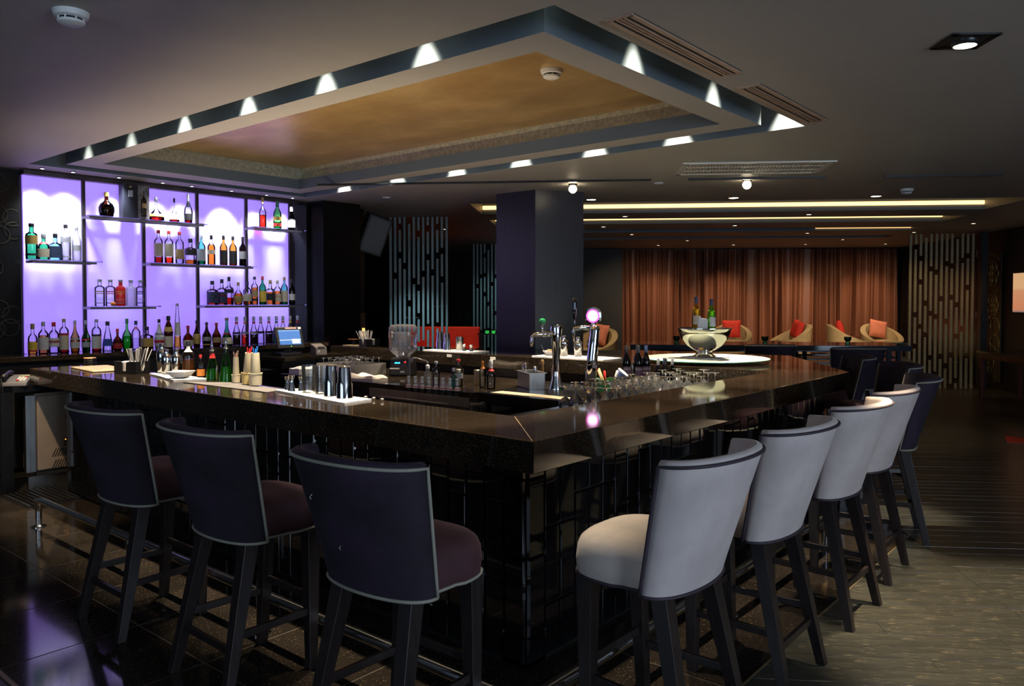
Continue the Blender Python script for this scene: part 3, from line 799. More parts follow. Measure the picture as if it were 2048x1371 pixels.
dpart(MB().box((6.25, 8.955, 2.04), (.24, .03, 1.82)), 'side_mirror', mat('violet_tinted_mirror', (.45, .40, .65), .06, .9))
SHM = mat('shelf_metal', (.30, .29, .32), .3, .85, var=.1)
SHG = glass('shelf_glass', (.75, .80, .86))
for i, (x0, x1, z) in enumerate(((2.96, 3.63, 2.085), (3.50, 4.84, 2.572), (4.14, 5.48, 2.098), (3.50, 4.26, 1.612), (4.78, 6.20, 1.621), (5.43, 6.20, 2.592))):
    t = thing('bottle_shelf', ('short glass shelf of green and clear gin bottles', 'long top glass shelf with decanters and the gift box', 'long middle glass shelf with nine whisky bottles', 'short low glass shelf with five vodka bottles',
              'long low glass shelf with eleven whisky bottles', 'short upper glass shelf with three brandy bottles')[i], 'shelf', ((x0 + x1) / 2, 8.80, z), 0, 'glass shelves of the bottle wall')
    W = x1 - x0
    MB().box((0, .01, -.005), (W, .20, .010)).build('glass_board', SHG, t)
    for y in (-.085, .065): MB().box((-.03, y, -.022), (W - .06, .022, .022)).build('edge_bar', SHM, t)
    MB().box((-W / 2 + .02, .01, -.022), (.03, .198, .024)).build('bracket', SHM, t)
# slim downlights above the panel
spot_fix = None
for i, x in enumerate((3.05, 3.34, 3.80, 4.28, 4.62, 5.12, 5.60, 5.98)):
    t = thing('wall_washer', 'tiny round downlight in the soffit above the violet bottle wall', 'downlight', (x, 8.68, 3.0), 0, 'downlights above the bottle wall')
    cached(1, lambda: MB().lathe([(.020, -.012), (.024, -.010), (.024, 0)], 14, caps=False), 'trim_ring', DSTEEL, t, sharp=40)
    cached(2, lambda: MB().lathe([(.0, -.013), (.017, -.013), (.017, -.0125)], 14), 'lens', mat('lamp_lens_white', (1, 1, 1), emit=6, ecol=(.9, .93, 1)), t)
    light('SPOT', (x, 8.68, 2.983), 130, (.90, .94, 1), (x + .02, 8.93, 2.42), .05, 68, 1.0)

# gift box with a bottle window
gb = thing('gift_box', 'black and navy whisky gift box with a window, standing on the top shelf', 'box', (4.011, 8.80, 2.572))
MB().box((-.06, 0, .186), (.165, .10, .372)).build('carton', mat('navy_card', (.010, .012, .022), .45, var=.2), gb, bevel=.002)
MB().box((.085, 0, .186), (.125, .10, .372)).build('window_case', mat('grey_swirl_card', (.20, .18, .18), .4, var=.7, scale=18), gb, bevel=.002)
MB().box((-.06, -.051, .27), (.05, .002, .07)).build('crest_plate', lmat('silver'), gb)
MB().lathe([(.012, .336), (.012, .352)], 12, (-.06, -.05, 0)).build('emblem', lmat('gold'), gb)
MB().lathe([(.032, .03), (.034, .05), (.034, .19), (.026, .22), (.012, .25), (.011, .30), (.013, .31)], 14, (.085, -.045, 0), sy=.5).build('inner_bottle', mat('inner_bottle_glass', (.02, .012, .008), .15), gb, smooth=True)
MB().box((.085, -.0625, .15), (.05, .001, .05)).build('inner_label', lmat('tan'), gb)
tag(MB().lathe([(0, 0), (.018, .004), (.027, .018), (.027, .030), (.016, .044), (0, .047)], 14, (3.745, 8.735, 1.6125)).build('mandarin', mat('mandarin_peel', (.80, .25, .03), .5, bump=.3, bscale=400), None, smooth=True), 'orange mandarin at the foot of a vodka bottle', 'fruit')

# patterned black glass wall beside the bottles
def ring_panel(name, label, loc, rz, W, Hh, rings, mback, mring, wid=.008):
    t = thing(name, label, 'wall panel', loc, rz)
    MB().box((0, .01, Hh / 2), (W, .02, Hh)).build('backing', mback, t)
    for x, z, r in rings:
        vs = []; fs = []; n = 28; seg = []
        for i in range(n + 1):
            a = 2 * PI * i / n
            inside = abs(x + r * math.cos(a)) < W / 2 - .01 and .01 < z + r * math.sin(a) < Hh - .01
            seg.append((a, inside))
        run = []
        paths = []
        for a, ins in seg:
            if ins: run.append((x + r * math.cos(a), -.003, z + r * math.sin(a)))
            elif len(run) > 2: paths.append(run); run = []
            else: run = []
        if len(run) > 2: paths.append(run)
        mb = MB()
        for p in paths: mb.tube(p, wid / 2, 5)
        if mb.v: mb.build('ring_motif', mring, t)
    return t
rnd = random.Random(4)
rings = []
for cx, cz in ((.05, .35), (-.12, .85), (.08, 1.3), (-.05, 1.75)):
    for k in range(5):
        a = 2 * PI * k / 5 + cx * 9; rings.append((cx + .11 * math.cos(a), cz + .11 * math.sin(a), .085))
ring_panel('glass_wall_panel', 'black glass panel with thin looping ring pattern next to the violet wall', (2.70, 8.955, 1.13), 0, .46, 1.85, rings, BLACK, mat('ring_line_dim', (.06, .05, .035), .4, .6))

# downlight added out of view to brighten the aisle and ice machine
AISLE_FILL = (1.75, 6.35)
# ------------------------------------------------------------ ice machine under the bar end
im = thing('undercounter_fridge', 'stainless undercounter ice machine with red digital readout', 'fridge', (2.82, 7.64, 0))
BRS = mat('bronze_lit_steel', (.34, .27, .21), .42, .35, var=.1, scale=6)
MB().box((-.26, .03, .50), (.08, .06, .68)).build('side_frame', STEEL, im, bevel=.003)
MB().box((.0, .27, .50), (.44, .50, .70)).build('cabinet_body', BRS, im, bevel=.004)
MB().box((.0, .005, .50), (.42, .03, .66)).build('front_panel', BRS, im, bevel=.005)
cp = MB().box((.10, -.013, .415), (.20, .008, .05)).build('control_strip', STEEL, im)
MB().box((.10, -.020, .420), (.035, .004, .024)).build('readout', mat('red_readout', (1, .05, .02), emit=6, ecol=(1, .08, .02)), cp)
MB().box((.094, -.0225, .420), (.003, .001, .018)).build('digit', mat('orange_digit', (1, .5, .1), emit=10, ecol=(1, .45, .1)), cp)
MB().box((.104, -.0225, .420), (.003, .001, .018)).build('digit', MATS['orange_digit'], cp)
for x, c in ((.015, (1, .35, .05)), (.045, (1, .05, .08)), (.06, (.3, .9, .1))):
    MB().lathe([(.004, -.003), (.004, .003)], 8, (x, -.019, .42), axis=(0, -1, 0)).build('indicator_lamp', mat('lamp_%d' % int(x * 1000), c, emit=3, ecol=c), cp)
MB().box((.10, -.016, .372), (.21, .01, .016)).build('trim_bar', STEEL, im)
MB().box((.06, -.012, .505), (.055, .004, .028)).build('sticker', WHITEP, im)
for row in (0, 1):
    for k in range(13):
        x = -.10 + .022 * k; z = .31 - .10 * row
        MB().hexa([(x, -.0115, z - .035), (x + .009, -.0115, z - .035), (x + .009, -.009, z - .035), (x, -.009, z - .035), (x + .035, -.0115, z + .035), (x + .044, -.0115, z + .035), (x + .044, -.009, z + .035), (x + .035, -.009, z + .035)]).build('vent_slot', BLACKM, im)
MB().box((0, .02, .148), (.44, .04, .045)).build('plinth_grille', BLACKM, im)
MB().box((-.02, .03, .06), (.52, .03, .12)).build('kick_plate', STEEL, im)
for k in range(8): MB().box((.02 + .014 * k, -.0105, .625), (.008, .002, .022)).build('badge_letter', BLACKM, im)
tb = thing('telephone_shelf', 'black shelf cap over the undercounter ice machine', 'shelf', (2.72, 7.86, 0))
MB().box((0, 0, .905), (.62, .54, .055)).build('top', BLACK, tb)
MB().box((-.355, -.02, .4385), (.09, .5, .877)).build('side_panel', BLACK, tb)
struct(MB().box((2.22, 8.45, 1.5), (.30, .95, 3.0)).build('wall_return', BLACK))
ph = thing('desk_phone', 'black corded desk telephone with keypad on the black shelf', 'telephone', (2.48, 7.70, .9325), R(-35))
MB().hexa([(-.10, -.11, 0), (.10, -.11, 0), (.10, .11, 0), (-.10, .11, 0), (-.10, -.10, .03), (.10, -.10, .03), (.10, .11, .085), (-.10, .11, .085)]).build('body', mat('grey_plastic', (.10, .10, .11), .4), ph, bevel=.006)
hs = MB().tube([(-.075, -.10, .075), (-.08, -.06, .085), (-.08, .0, .10), (-.08, .06, .105), (-.075, .10, .095)], [.026, .022, .016, .022, .026], 10).build('handset', BLKPL, ph, smooth=True)
for r_ in range(4):
    for c_ in range(3):
        MB().box((.02 + .025 * c_, -.06 + .025 * r_, .048 + .0063 * r_), (.016, .016, .012)).build('key', WHITEP if (r_ + c_) % 5 else lmat('red'), ph)
MB().box((.045, .065, .076), (.08, .05, .006)).build('display', mat('lcd', (.30, .32, .12), .3, emit=.15, ecol=(.6, .6, .2)), ph)
cord = [(-.085 - .02 * math.sin(t * .5), -.11 - .03 * t / 12, .07 - .30 * math.sin(PI * t / 12) * (1 if t < 12 else 0)) for t in range(13)]
MB().tube(cord, .004, 6).build('cord', BLKPL, ph, smooth=True)
fm = thing('floor_mat', 'black slatted rubber mat on the floor before the ice machine', 'mat', (2.86, 7.25, 0))
MB().box((-.30, .06, .004), (.5, .62, .008)).build('base', BLKPL, fm)
for k in range(12): MB().box((-.53 + .042 * k, .06, .014), (.022, .62, .012)).build('slat', BLKPL, fm)
# ================================================================== BAR STOOLS
def make_stool(fab, seatf, pipe):
    t = thing('bar_stool', '-', 'bar stool')
    NP, NT = 28, 9
    def pt(phi, tt, inner):
        k = .060 * inner * (1 - .15 * tt)
        xe, xr = -.075 - .095 * tt, -.205 - .155 * tt ** 1.05
        hw = .258 + .046 * tt
        c = abs(math.cos(phi)) ** .75
        x = xe + (xr + k - xe) * c + (0 if inner == 0 else 0)
        y = (hw - k) * math.sin(phi)
        top = 1.125 - .012 * (1 - c)
        z = .645 + (top - .645) * tt
        return (x, y, z)
    rows = []
    ts = [i / NT for i in range(NT + 1)]
    for tt in ts:
        rows.append([pt(-PI / 2 + PI * i / NP, tt, 0) for i in range(NP + 1)] + [pt(PI / 2 - PI * i / NP, tt, 1) for i in range(NP + 1)])
    # rounded roll on top
    mb = MB(); m_ = len(rows[0])
    def lift(row, dz, f):
        half = len(row) // 2
        out = []
        for i, p in enumerate(row):
            j = len(row) - 1 - i; q = row[j]
            out.append((p[0] + (q[0] - p[0]) * f, p[1] + (q[1] - p[1]) * f, p[2] + dz))
        return out
    top = rows[-1]
    rows += [lift(top, .012, .10), lift(top, .018, .28), lift(top, .019, .48)]
    mb.grid(rows, closed=True)
    mb.build('backrest', fab, t, smooth=True)
    # piping around the outer panel
    ctop = [pt(-PI / 2 + PI * i / NP, 1, 0) for i in range(NP + 1)]
    cbot = [pt(-PI / 2 + PI * i / NP, 0, 0) for i in range(NP + 1)]
    lft = [pt(-PI / 2, tt, 0) for tt in ts]; rgt = [pt(PI / 2, tt, 0) for tt in ts]
    def out(p, d=.003):
        r = math.hypot(p[0] + .02, p[1]); return (p[0] + (p[0] + .02) / r * d, p[1] + p[1] / r * d, p[2])
    loop = [out(p) for p in lft] + [out(p) for p in ctop[1:-1]] + [out(p) for p in reversed(rgt)]
    MB().tube(loop, .0065, 6).build('piping', pipe, t, smooth=True)
    # seat cushion
    def outline(k, z, n=40):
        pts = []
        for i in range(n):
            a = 2 * PI * i / n; e = 3.2
            q = (abs(math.cos(a)) ** e + abs(math.sin(a)) ** e) ** (-1 / e)
            x = .05 + .225 * q * math.cos(a) * k; y = .242 * q * math.sin(a) * k * (1 - .06 * (math.cos(a) < 0))
            pts.append((x, y, z))
        return pts
    sr = [outline(.97, .640), outline(1.0, .650), outline(1.02, .70), outline(1.0, .745), outline(.95, .775), outline(.86, .793), outline(.70, .804), outline(.45, .810), outline(.15, .812)]
    mb = MB(); mb.grid(sr, closed=True); n_ = 40
    mb.f.append(tuple(range(n_ - 1, -1, -1))); mb.f.append(tuple(range(8 * n_, 9 * n_)))
    seat = mb.build('seat', seatf, t, smooth=True)
    sp = [p for p in outline(1.005, .648)]
    MB().tube(sp, .0065, 6, closed=True).build('seat_piping', pipe, t, smooth=True)
    MB().tube([out(p) for p in cbot], .0065, 6).build('base_piping', pipe, t, smooth=True)
    # legs and stretchers
    feet = {}
    for sx, sy in ((-1, 1), (-1, -1), (1, 1), (1, -1)):
        xt, yt = (.195 if sx > 0 else -.115), .175 * sy
        xb, yb = (.175 if sx > 0 else -.255), (.205 if sx > 0 else .228) * sy
        a, b2 = .032, .020
        MB().hexa([(xb - b2, yb - b2, 0), (xb + b2, yb - b2, 0), (xb + b2, yb + b2, 0), (xb - b2, yb + b2, 0), (xt - a, yt - a, .642), (xt + a, yt - a, .642), (xt + a, yt + a, .642), (xt - a, yt + a, .642)]).build('leg', LEGW, t, bevel=.0015)
        feet[(sx, sy)] = lambda z, xt=xt, yt=yt, xb=xb, yb=yb: (xb + (xt - xb) * z / .642, yb + (yt - yb) * z / .642)
    def stretch(k1, k2, z):
        p, q = feet[k1](z), feet[k2](z); d = Vector((q[0] - p[0], q[1] - p[1])); ln = d.length
        MB().box((0, 0, 0), (ln, .018, .032)).build('stretcher', LEGW, t, bevel=.002, loc=((p[0] + q[0]) / 2, (p[1] + q[1]) / 2, z), rz=math.atan2(d.y, d.x))
    stretch((-1, 1), (1, 1), .26); stretch((-1, -1), (1, -1), .26); stretch((1, 1), (1, -1), .32); stretch((-1, 1), (-1, -1), .20)
    return t
dk = make_stool(VELVET, mat('aubergine_seat_velvet', (.045, .014, .018), .85, var=.4, scale=6, sheen=.4, bump=.15, bscale=200), PIPEL)
lt = make_stool(LIGHTF, LIGHTS, PIPED)
lint = mat('lint_thread', (.6, .6, .6), .8)
def lint_on(o, pts):
    for x, y, z in pts:
        MB().tube([(x, y, z), (x - .002, y + .006, z + .006), (x - .001, y + .001, z + .012), (x, y - .005, z + .018)], .0011, 4).build('lint_thread', lint, o)
o = place(dk, (1.94, 4.13, 0), 0, 'aubergine velvet bar stool with pale piping, closest to the ice machine', 'aubergine stools along the bar front', first=True)
o2 = place(dk, (1.95, 3.17, 0), R(-1), 'aubergine velvet bar stool, middle of the three along the bar front', 'aubergine stools along the bar front')
o3 = place(dk, (1.95, 2.17, 0), R(2), 'aubergine velvet bar stool with pale piping and lint, next to the bar corner', 'aubergine stools along the bar front')
lint_on(o3, [(-.325, .10, .98), (-.255, .03, .80)])
place(dk, (6.02, 1.56, 0), R(110), 'aubergine velvet bar stool following the pale stools, by the angled bar end', 'aubergine stools round the bar end')
place(dk, (7.10, 1.93, 0), R(126), 'aubergine velvet bar stool at the angled bar end, second after the pale stools', 'aubergine stools round the bar end')
place(dk, (7.88, 2.50, 0), R(124), 'aubergine velvet bar stool at the angled bar end, last before the lounge', 'aubergine stools round the bar end')
place(dk, (9.60, 3.86, 0), R(34.5), 'aubergine velvet bar stool at the high table, seen from behind, closer to the column', 'aubergine stools at the high table')
place(dk, (9.66, 2.86, 0), R(36), 'aubergine velvet bar stool at the high table, seen from behind, closer to the slatted screen', 'aubergine stools at the high table')
place(lt, (2.60, 1.46, 0), R(90), 'pale grey velvet bar stool with dark piping, next to the bar corner', 'pale stools along the side of the bar', first=True)
place(lt, (3.42, 1.45, 0), R(90.5), 'pale grey velvet bar stool with dark piping, second from the bar corner', 'pale stools along the side of the bar')
place(lt, (4.34, 1.46, 0), R(89), 'pale grey velvet bar stool with lamp-lit rim, third from the bar corner', 'pale stools along the side of the bar')
place(lt, (5.14, 1.50, 0), R(92), 'pale grey velvet bar stool with dark piping, last pale one before the aubergine stools', 'pale stools along the side of the bar')

# ================================================================== LAMPS IN THE CEILING
def downlight(x, y, z, label, power=0, aim=None, ang=50, r=.045, col=WARM, group='ceiling downlights', e=14, blend=.6, soft=.03):
    t = thing('downlight', label, 'downlight', (x, y, z), 0, group)
    cached(('dl', r), lambda: MB().lathe([(r * .80, -.004), (r, -.008), (r * 1.15, -.004), (r * 1.18, 0)], 20, caps=False), 'trim_ring', DSTEEL, t, sharp=40)
    cached(('dll', r), lambda: MB().lathe([(0, -.0035), (r * .80, -.0035), (r * .80, -.003)], 20), 'lens', mat('lamp_lens_%d' % int(e * 10), (1, .9, .7), emit=e, ecol=(1, .86, .62)), t)
    if power: light('SPOT', (x, y, z - .02), power, col, aim or (x, y, 0), soft, ang, blend)
    return t
GL = 'halogen lamps in the gap round the ceiling frame'
LAMPZ = 3.42
for y in (3.25, 4.17, 5.07, 5.98, 6.90, 7.78):
    downlight(3.0, y, LAMPZ, 'small halogen lamp high in the ceiling gap above the bar front', 620 if y < 6.5 else 260, (2.97, y, 0), 46, .03, WHITE, GL, 10, .3)
for x in (3.98, 5.02, 5.90):
    downlight(x, 2.285, LAMPZ, 'small halogen lamp high in the ceiling gap above the side arm of the bar', 380, (x, 2.26, 0), 46, .03, WHITE, GL, 10, .3)
downlight(3.0, 2.285, LAMPZ, 'small halogen lamp high in the corner of the ceiling gap', 300, (2.9, 2.0, 0), 50, .03, WHITE, GL, 10, .3)
for y in (2.30, 3.24, 4.09, 4.97, 5.85, 6.79, 7.75):
    downlight(5.955, y, LAMPZ, 'small halogen lamp high in the ceiling gap above the rear counter', 480, (6.02, y, 0), 48, .03, WHITE, GL, 10, .3)
downlight(AISLE_FILL[0], AISLE_FILL[1], 3.0, 'round downlight added out of view to brighten the aisle and ice machine', 330, (2.5, 7.3, .4), 56, .05, WARM)
# square gimbal downlight
gd = thing('square_downlight', 'square black gimbal downlight set in the ceiling over the wood floor', 'downlight', (4.62, .83, 3.0), R(38))
for k in range(4):
    a = PI / 2 * k
    MB().box((.105 * math.cos(a), .105 * math.sin(a), -.004), (.03, .24, .010), a).build('frame_side', BLKPL, gd)
MB().box((0, 0, -.002), (.2, .2, .006)).build('back_plate', BLACKM, gd)
MB().lathe([(.055, -.03), (.062, -.03), (.066, -.004)], 20, caps=False).build('lamp_ring', BLKPL, gd, smooth=True)
MB().lathe([(0, -.028), (.054, -.028), (.054, -.027)], 20).build('lens', mat('lamp_lens_hot', (1, .9, .7), emit=18, ecol=(1, .88, .66)), gd)
light('SPOT', (4.62, .83, 2.95), 820, (1, .80, .56), (4.6, .2, 0), .04, 56, .5)
light('SPOT', (4.66, .86, 2.95), 260, WARM, (4.50, 1.12, 1.1), .03, 16, .4)
# track spots
def track_spot(loc, aim, power, label, ang=34):
    t = thing('track_spot', label, 'spotlight', (loc[0], loc[1], 3.0), 0, 'round spotlights hanging from the ceiling')
    d = (Vector(aim) - Vector((loc[0], loc[1], 2.91))).normalized()
    MB().lathe([(.03, -.02), (.05, -.012), (.052, 0)], 16).build('ceiling_rose', BLKPL, t, smooth=True)
    MB().lathe([(0, -.105), (.025, -.098), (.042, -.078), (.048, -.058), (.042, -.036), (.028, -.02)], 18).build('lamp_globe', mat('lamp_lens_spot', (1, .9, .7), emit=16, ecol=(1, .84, .56)), t, smooth=True)
    p = Vector((loc[0], loc[1], 2.94)) + d * .09
    light('SPOT', tuple(p), power, WHITE, aim, .03, ang, .4)
track_spot((8.32, 3.59), (7.05, 3.38, 1.1), 800, 'glowing round ceiling spotlight aimed at the silver wine bowl', 38)
track_spot((7.36, 5.25), (6.7, 4.8, 1.1), 500, 'glowing round ceiling spotlight beside the column, aimed at the rear counter', 40)
for b0, b1, nm in ((-3.2, .55, 'thin ceiling track running past the column'), (.95, 2.4, 'thin ceiling track between the two round spotlights'), (3.0, 4.2, 'thin ceiling track beside the white grille'), (5.0, 6.2, 'thin ceiling track towards the right-hand wall')):
    tag(MB().box((0, 0, 0), (.03, b1 - b0, .02)).build('ceiling_track', BLKPL, None, loc=L(8.75 + .0, (b0 + b1) / 2 + .15, 2.99), rz=LROT), nm, 'light track', 'ceiling tracks')
# lounge downlights
LD = [((9.08, 6.16), 0), ((10.13, 4.56), 60), ((11.19, 3.04), 60)]
for i, ((x, y), p) in enumerate(LD):
    x, y = L(10.42, (.06, 1.89, 3.66)[i])[:2]
    downlight(x, y, 3.0, ('lounge downlight beside the column', 'lounge downlight over the middle of the high table', 'lounge downlight over the screen end of the high table')[i], 60, None, 60, .075, WARM, 'large lounge downlights', 12)
cl = 'small downlights over the curtains'
for b in (1.7, 3.45, 5.1, 6.9):
    x, y, z = L(19.0, b, 3.0)
    downlight(x, y, z, 'small downlight in the ceiling in front of the brown curtains', 150, L(20.4, b, .5), 80, .05, (1, .70, .42), cl, 9, 1.0)
for a, b in ((15.9, .9), (15.9, 4.3), (15.9, 6.3), (17.6, 2.2), (17.6, 5.5), (14.2, 2.6), (14.2, 6.6), (12.5, .6), (12.5, 3.4)):
    x, y, z = L(a, b, 3.0)
    downlight(x, y, z, 'small downlight in the lounge ceiling between the light troughs', 140 if a > 17 else (260 if a > 15 else 14), L(18.9, b + .4, .9) if a > 15 and a < 17 else None, 70, .05, WARM, 'small lounge downlights', 6)
for a, b, aim, pw, nm in ((14.4, -2.6, L(15.7, -2.9, .9), 110, 'small downlight over the red banquette'), (14.2, .3, L(15.5, .15, .9), 150, 'small downlight added to brighten the armchair by the pilaster')):  # armchair lamp is added to brighten the front of the chair
    x, y, z = L(a, b, 3.0)
    downlight(x, y, z, nm, pw, aim, 60, .05, WARM, 'small lounge downlights', 6)
light('SPOT', L(14.6, 5.4, 2.95), 60, (1, .70, .34), L(15.8, 6.8, .8), .04, 70, .8)
light('SPOT', L(10.9, -2.4, 2.6), 100, (.55, .85, 1), L(12.25, -2.7, 1.0), .05, 46, 1.0)
light('SPOT', L(16.0, -1.6, 2.9), 60, (.5, .9, 1), L(18.1, -2.2, 1.3), .05, 50, .9)
# smoke detectors
def detector(x, y, z, label):
    t = thing('smoke_detector', label, 'smoke detector', (x, y, z), 0, 'white smoke detectors')
    cached('sdb', lambda: MB().lathe([(.0, -.030), (.062, -.030), (.072, -.024), (.075, -.012), (.078, -.006), (.078, 0)], 24), 'base', WHITEP, t, sharp=35)
    cached('sdn', lambda: MB().lathe([(0, -.044), (.050, -.044), (.050, -.029)], 24), 'vent_core', BLACKM, t, sharp=35)
    cached('sdc', lambda: MB().lathe([(0, -.062), (.040, -.060), (.056, -.052), (.060, -.042), (.058, -.041)], 24), 'cap', WHITEP, t, sharp=35)
    for k in range(8):
        a = PI / 4 * k
        o = cached('sdr', lambda: MB().box((.056, 0, -.036), (.006, .006, .016)), 'vent_rib', WHITEP, t, smooth=False); o.rotation_euler[2] = a
    return t
detector(1.512, 3.928, 3.0, 'white smoke detector on the grey ceiling near the violet wall side')
detector(4.41, 3.33, 3.27, 'white smoke detector on the gold ceiling tray')
detector(10.24, 2.43, 3.0, 'white smoke detector on the ceiling before the lounge troughs')
for (x, y), nm in (((7.9, 4.45), 'flat white sensor disc on the ceiling by the white grille'), ((6.75, 7.75), 'flat white sensor disc on the ceiling by the loudspeaker')):
    tag(MB().lathe([(.0, -.014), (.05, -.012), (.055, 0)], 20, (x, y, 3.0)).build('sensor_disc', WHITEP, None, smooth=True), nm, 'sensor')
# air diffusers
DIFF = mat('bronze_diffuser', (.55, .38, .27), .4, .3, var=.1)
def slot_diffuser(x0, x1, y, label):
    t = thing('slot_diffuser', label, 'air vent', ((x0 + x1) / 2, y, 3.0), 0, 'slot diffusers in the ceiling')
    W = x1 - x0
    MB().box((0, 0, -.001), (W, .15, .004)).build('dark_throat', BLACKM, t)
    for yy, w_ in ((-.062, .030), (-.020, .014), (.0, .012), (.020, .014), (.062, .030)):
        MB().box((0, yy, -.007), (W, w_ * .8, .010)).build('blade', DIFF, t)
    for s in (-1, 1): MB().box((s * W / 2, 0, -.006), (.014, .15, .012)).build('end_cap', DIFF, t)
slot_diffuser(3.19, 4.40, 2.01, 'bronze slot air diffuser beside the ceiling frame, closest to the bar corner')
slot_diffuser(4.72, 5.95, 2.03, 'bronze slot air diffuser beside the ceiling frame, farther from the bar corner')
ac = thing('air_grille', 'white rectangular air conditioning grille in the ceiling', 'air vent', (7.61, 3.23, 3.0), LROT)
GW = mat('grille_white', (.90, .84, .74), .4)
GT_ = mat('grille_throat', (.30, .27, .23), .6)
MB().box((0, 0, -.002), (.64, 1.36, .004)).build('throat', GT_, ac)
for s in (-1, 1):
    MB().box((s * .32, 0, -.008), (.05, 1.44, .014)).build('frame_long', GW, ac)
    MB().box((0, s * .70, -.008), (.66, .05, .014)).build('frame_short', GW, ac)
for x in (-.11, .11): MB().box((x, 0, -.007), (.02, 1.36, .012)).build('divider', GW, ac)
bl = None
for k in range(44):
    y = -.66 + .0307 * k
    o = cached('acb', lambda: MB().box((0, 0, 0), (.62, .010, .010)), 'grille_blade', GW, ac, smooth=False); o.location = (0, y, -.006); o.rotation_euler[0] = R(35)

# ================================================================== THINGS ON THE BAR TOP
Z = 1.08
def cloth(name, label, poly, z, thick=.006, amp=.006, m=CLOTH, cat='cloth', seed=1, div=14):
    rnd = random.Random(seed)
    (ax, ay), (bx, by), (cx, cy), (dx, dy) = poly
    ph = [rnd.uniform(0, 6) for _ in range(4)]
    top = []; bot = []
    for j in range(div + 1):
        v = j / div; rt = []; rb = []
        for i in range(div + 1):
            u = i / div
            x = (1 - v) * ((1 - u) * ax + u * bx) + v * ((1 - u) * dx + u * cx); y = (1 - v) * ((1 - u) * ay + u * by) + v * ((1 - u) * dy + u * cy)
            e = 1 if (0 < i < div and 0 < j < div) else .3
            h = thick + amp * e * (.5 + .25 * math.sin(7 * u + ph[0]) + .25 * math.sin(9 * v + 4 * u + ph[1]))
            x += .006 * math.sin(11 * v + ph[2]) * (1 if i in (0, div) else 0); y += .006 * math.sin(9 * u + ph[3]) * (1 if j in (0, div) else 0)
            rt.append((x, y, z + h)); rb.append((x, y, z))
        top.append(rt); bot.append(rb)
    mb = MB(); mb.grid(top); mb.grid([r[::-1] for r in bot])
    per = [top[0][i] for i in range(div + 1)] + [top[j][div] for j in range(1, div + 1)] + [top[div][i] for i in range(div - 1, -1, -1)] + [top[j][0] for j in range(div - 1, 0, -1)]
    mb.grid([[(x, y, z) for x, y, _ in per], per], closed=True)
    return tag(mb.build(name, m, None, smooth=True, sharp=60), label, cat)
def shaker_tin(loc, h, r, label, group):
    """tin stood upside down: closed narrow end up"""
    t = thing('shaker_tin', label, 'shaker', loc, 0, group)
    MB().lathe([(r, .0), (r * 1.03, .003), (r * 1.0, .008), (r * .985, h * .45), (r * .86, h * .55), (r * .74, h * .965), (r * .69, h), (r * .62, h * .985), (0, h * .985)], 28).build('tin', CHROME, t, smooth=True, sharp=50)
    return t
def cobbler(loc, h, r, label, group, tilt=0):
    t = thing('cocktail_shaker', label, 'shaker', loc, 0, group)
    t.rotation_euler = (0, 0, 0)
    MB().lathe([(r * .72, 0), (r * .80, .004), (r, h * .60), (r * .98, h * .64)], 24).build('tin', CHROME, t, smooth=True, sharp=50)
    cp = MB().lathe([(r * 1.0, h * .64), (r * 1.0, h * .67), (r * .80, h * .76), (r * .46, h * .81), (r * .44, h * .83)], 24).build('strainer_lid', CHROME, t, smooth=True, sharp=50)
    MB().lathe([(r * .48, h * .83), (r * .48, h * .97), (r * .36, h), (0, h)], 20).build('cap', CHROME, t, smooth=True, sharp=50)
    return t
CG = glass('clear_glassware', (.93, .95, .96), ior=1.9, milk=.03)
def tumbler(loc, h, r, label, group, taper=.85, name='mixing_glass'):
    t = thing(name, label, 'glass', loc, 0, group)
    cached((name, h, r, taper), lambda: MB().lathe([(r * taper, 0), (r * taper, .004), (r, h), (r * .95, h), (r * taper * .93, .014), (0, .012)], 22), 'glass_wall', CG, t, sharp=50)
    return t
def jigger(loc, h, r, label, group):
    t = thing('jigger', label, 'measure', loc, 0, group)
    MB().lathe([(r, 0), (r * .98, .002), (r * .55, h * .55), (r * .50, h * .58), (r * .85, h * .98), (r * .88, h), (r * .78, h * .97), (r * .40, h * .62), (0, h * .62)], 20).build('double_cup', CHROME, t, smooth=True, sharp=40)
    return t

# menu board and coasters at the far end
mbd = thing('menu_board', 'tan leather menu folder lying flat at the end of the bar', 'menu', (2.90, 7.03, Z), R(-6))
MB().box((0, 0, .006), (.30, .62, .012)).build('cover', mat('tan_leather', (.34, .26, .16), .55, var=.15, scale=20, bump=.2), mbd, bevel=.003)
MB().box((0, 0, .002), (.305, .63, .004)).build('backing', BLKPL, mbd)
cs = thing('coaster_stack', 'stack of black coasters with an orange one on top', 'coasters', (2.99, 7.46, Z))
for k in range(9): MB().lathe([(.048, .0005 + .0085 * k), (.05, .003 + .0085 * k), (.05, .006 + .0085 * k), (.048, .008 + .0085 * k)], 20, (.003 * math.sin(k * 2.1), .003 * math.cos(k * 3.3), 0)).build('coaster', mat('orange_cork', (.70, .28, .12), .6) if k == 8 else BLKPL, cs, smooth=True, sharp=40)

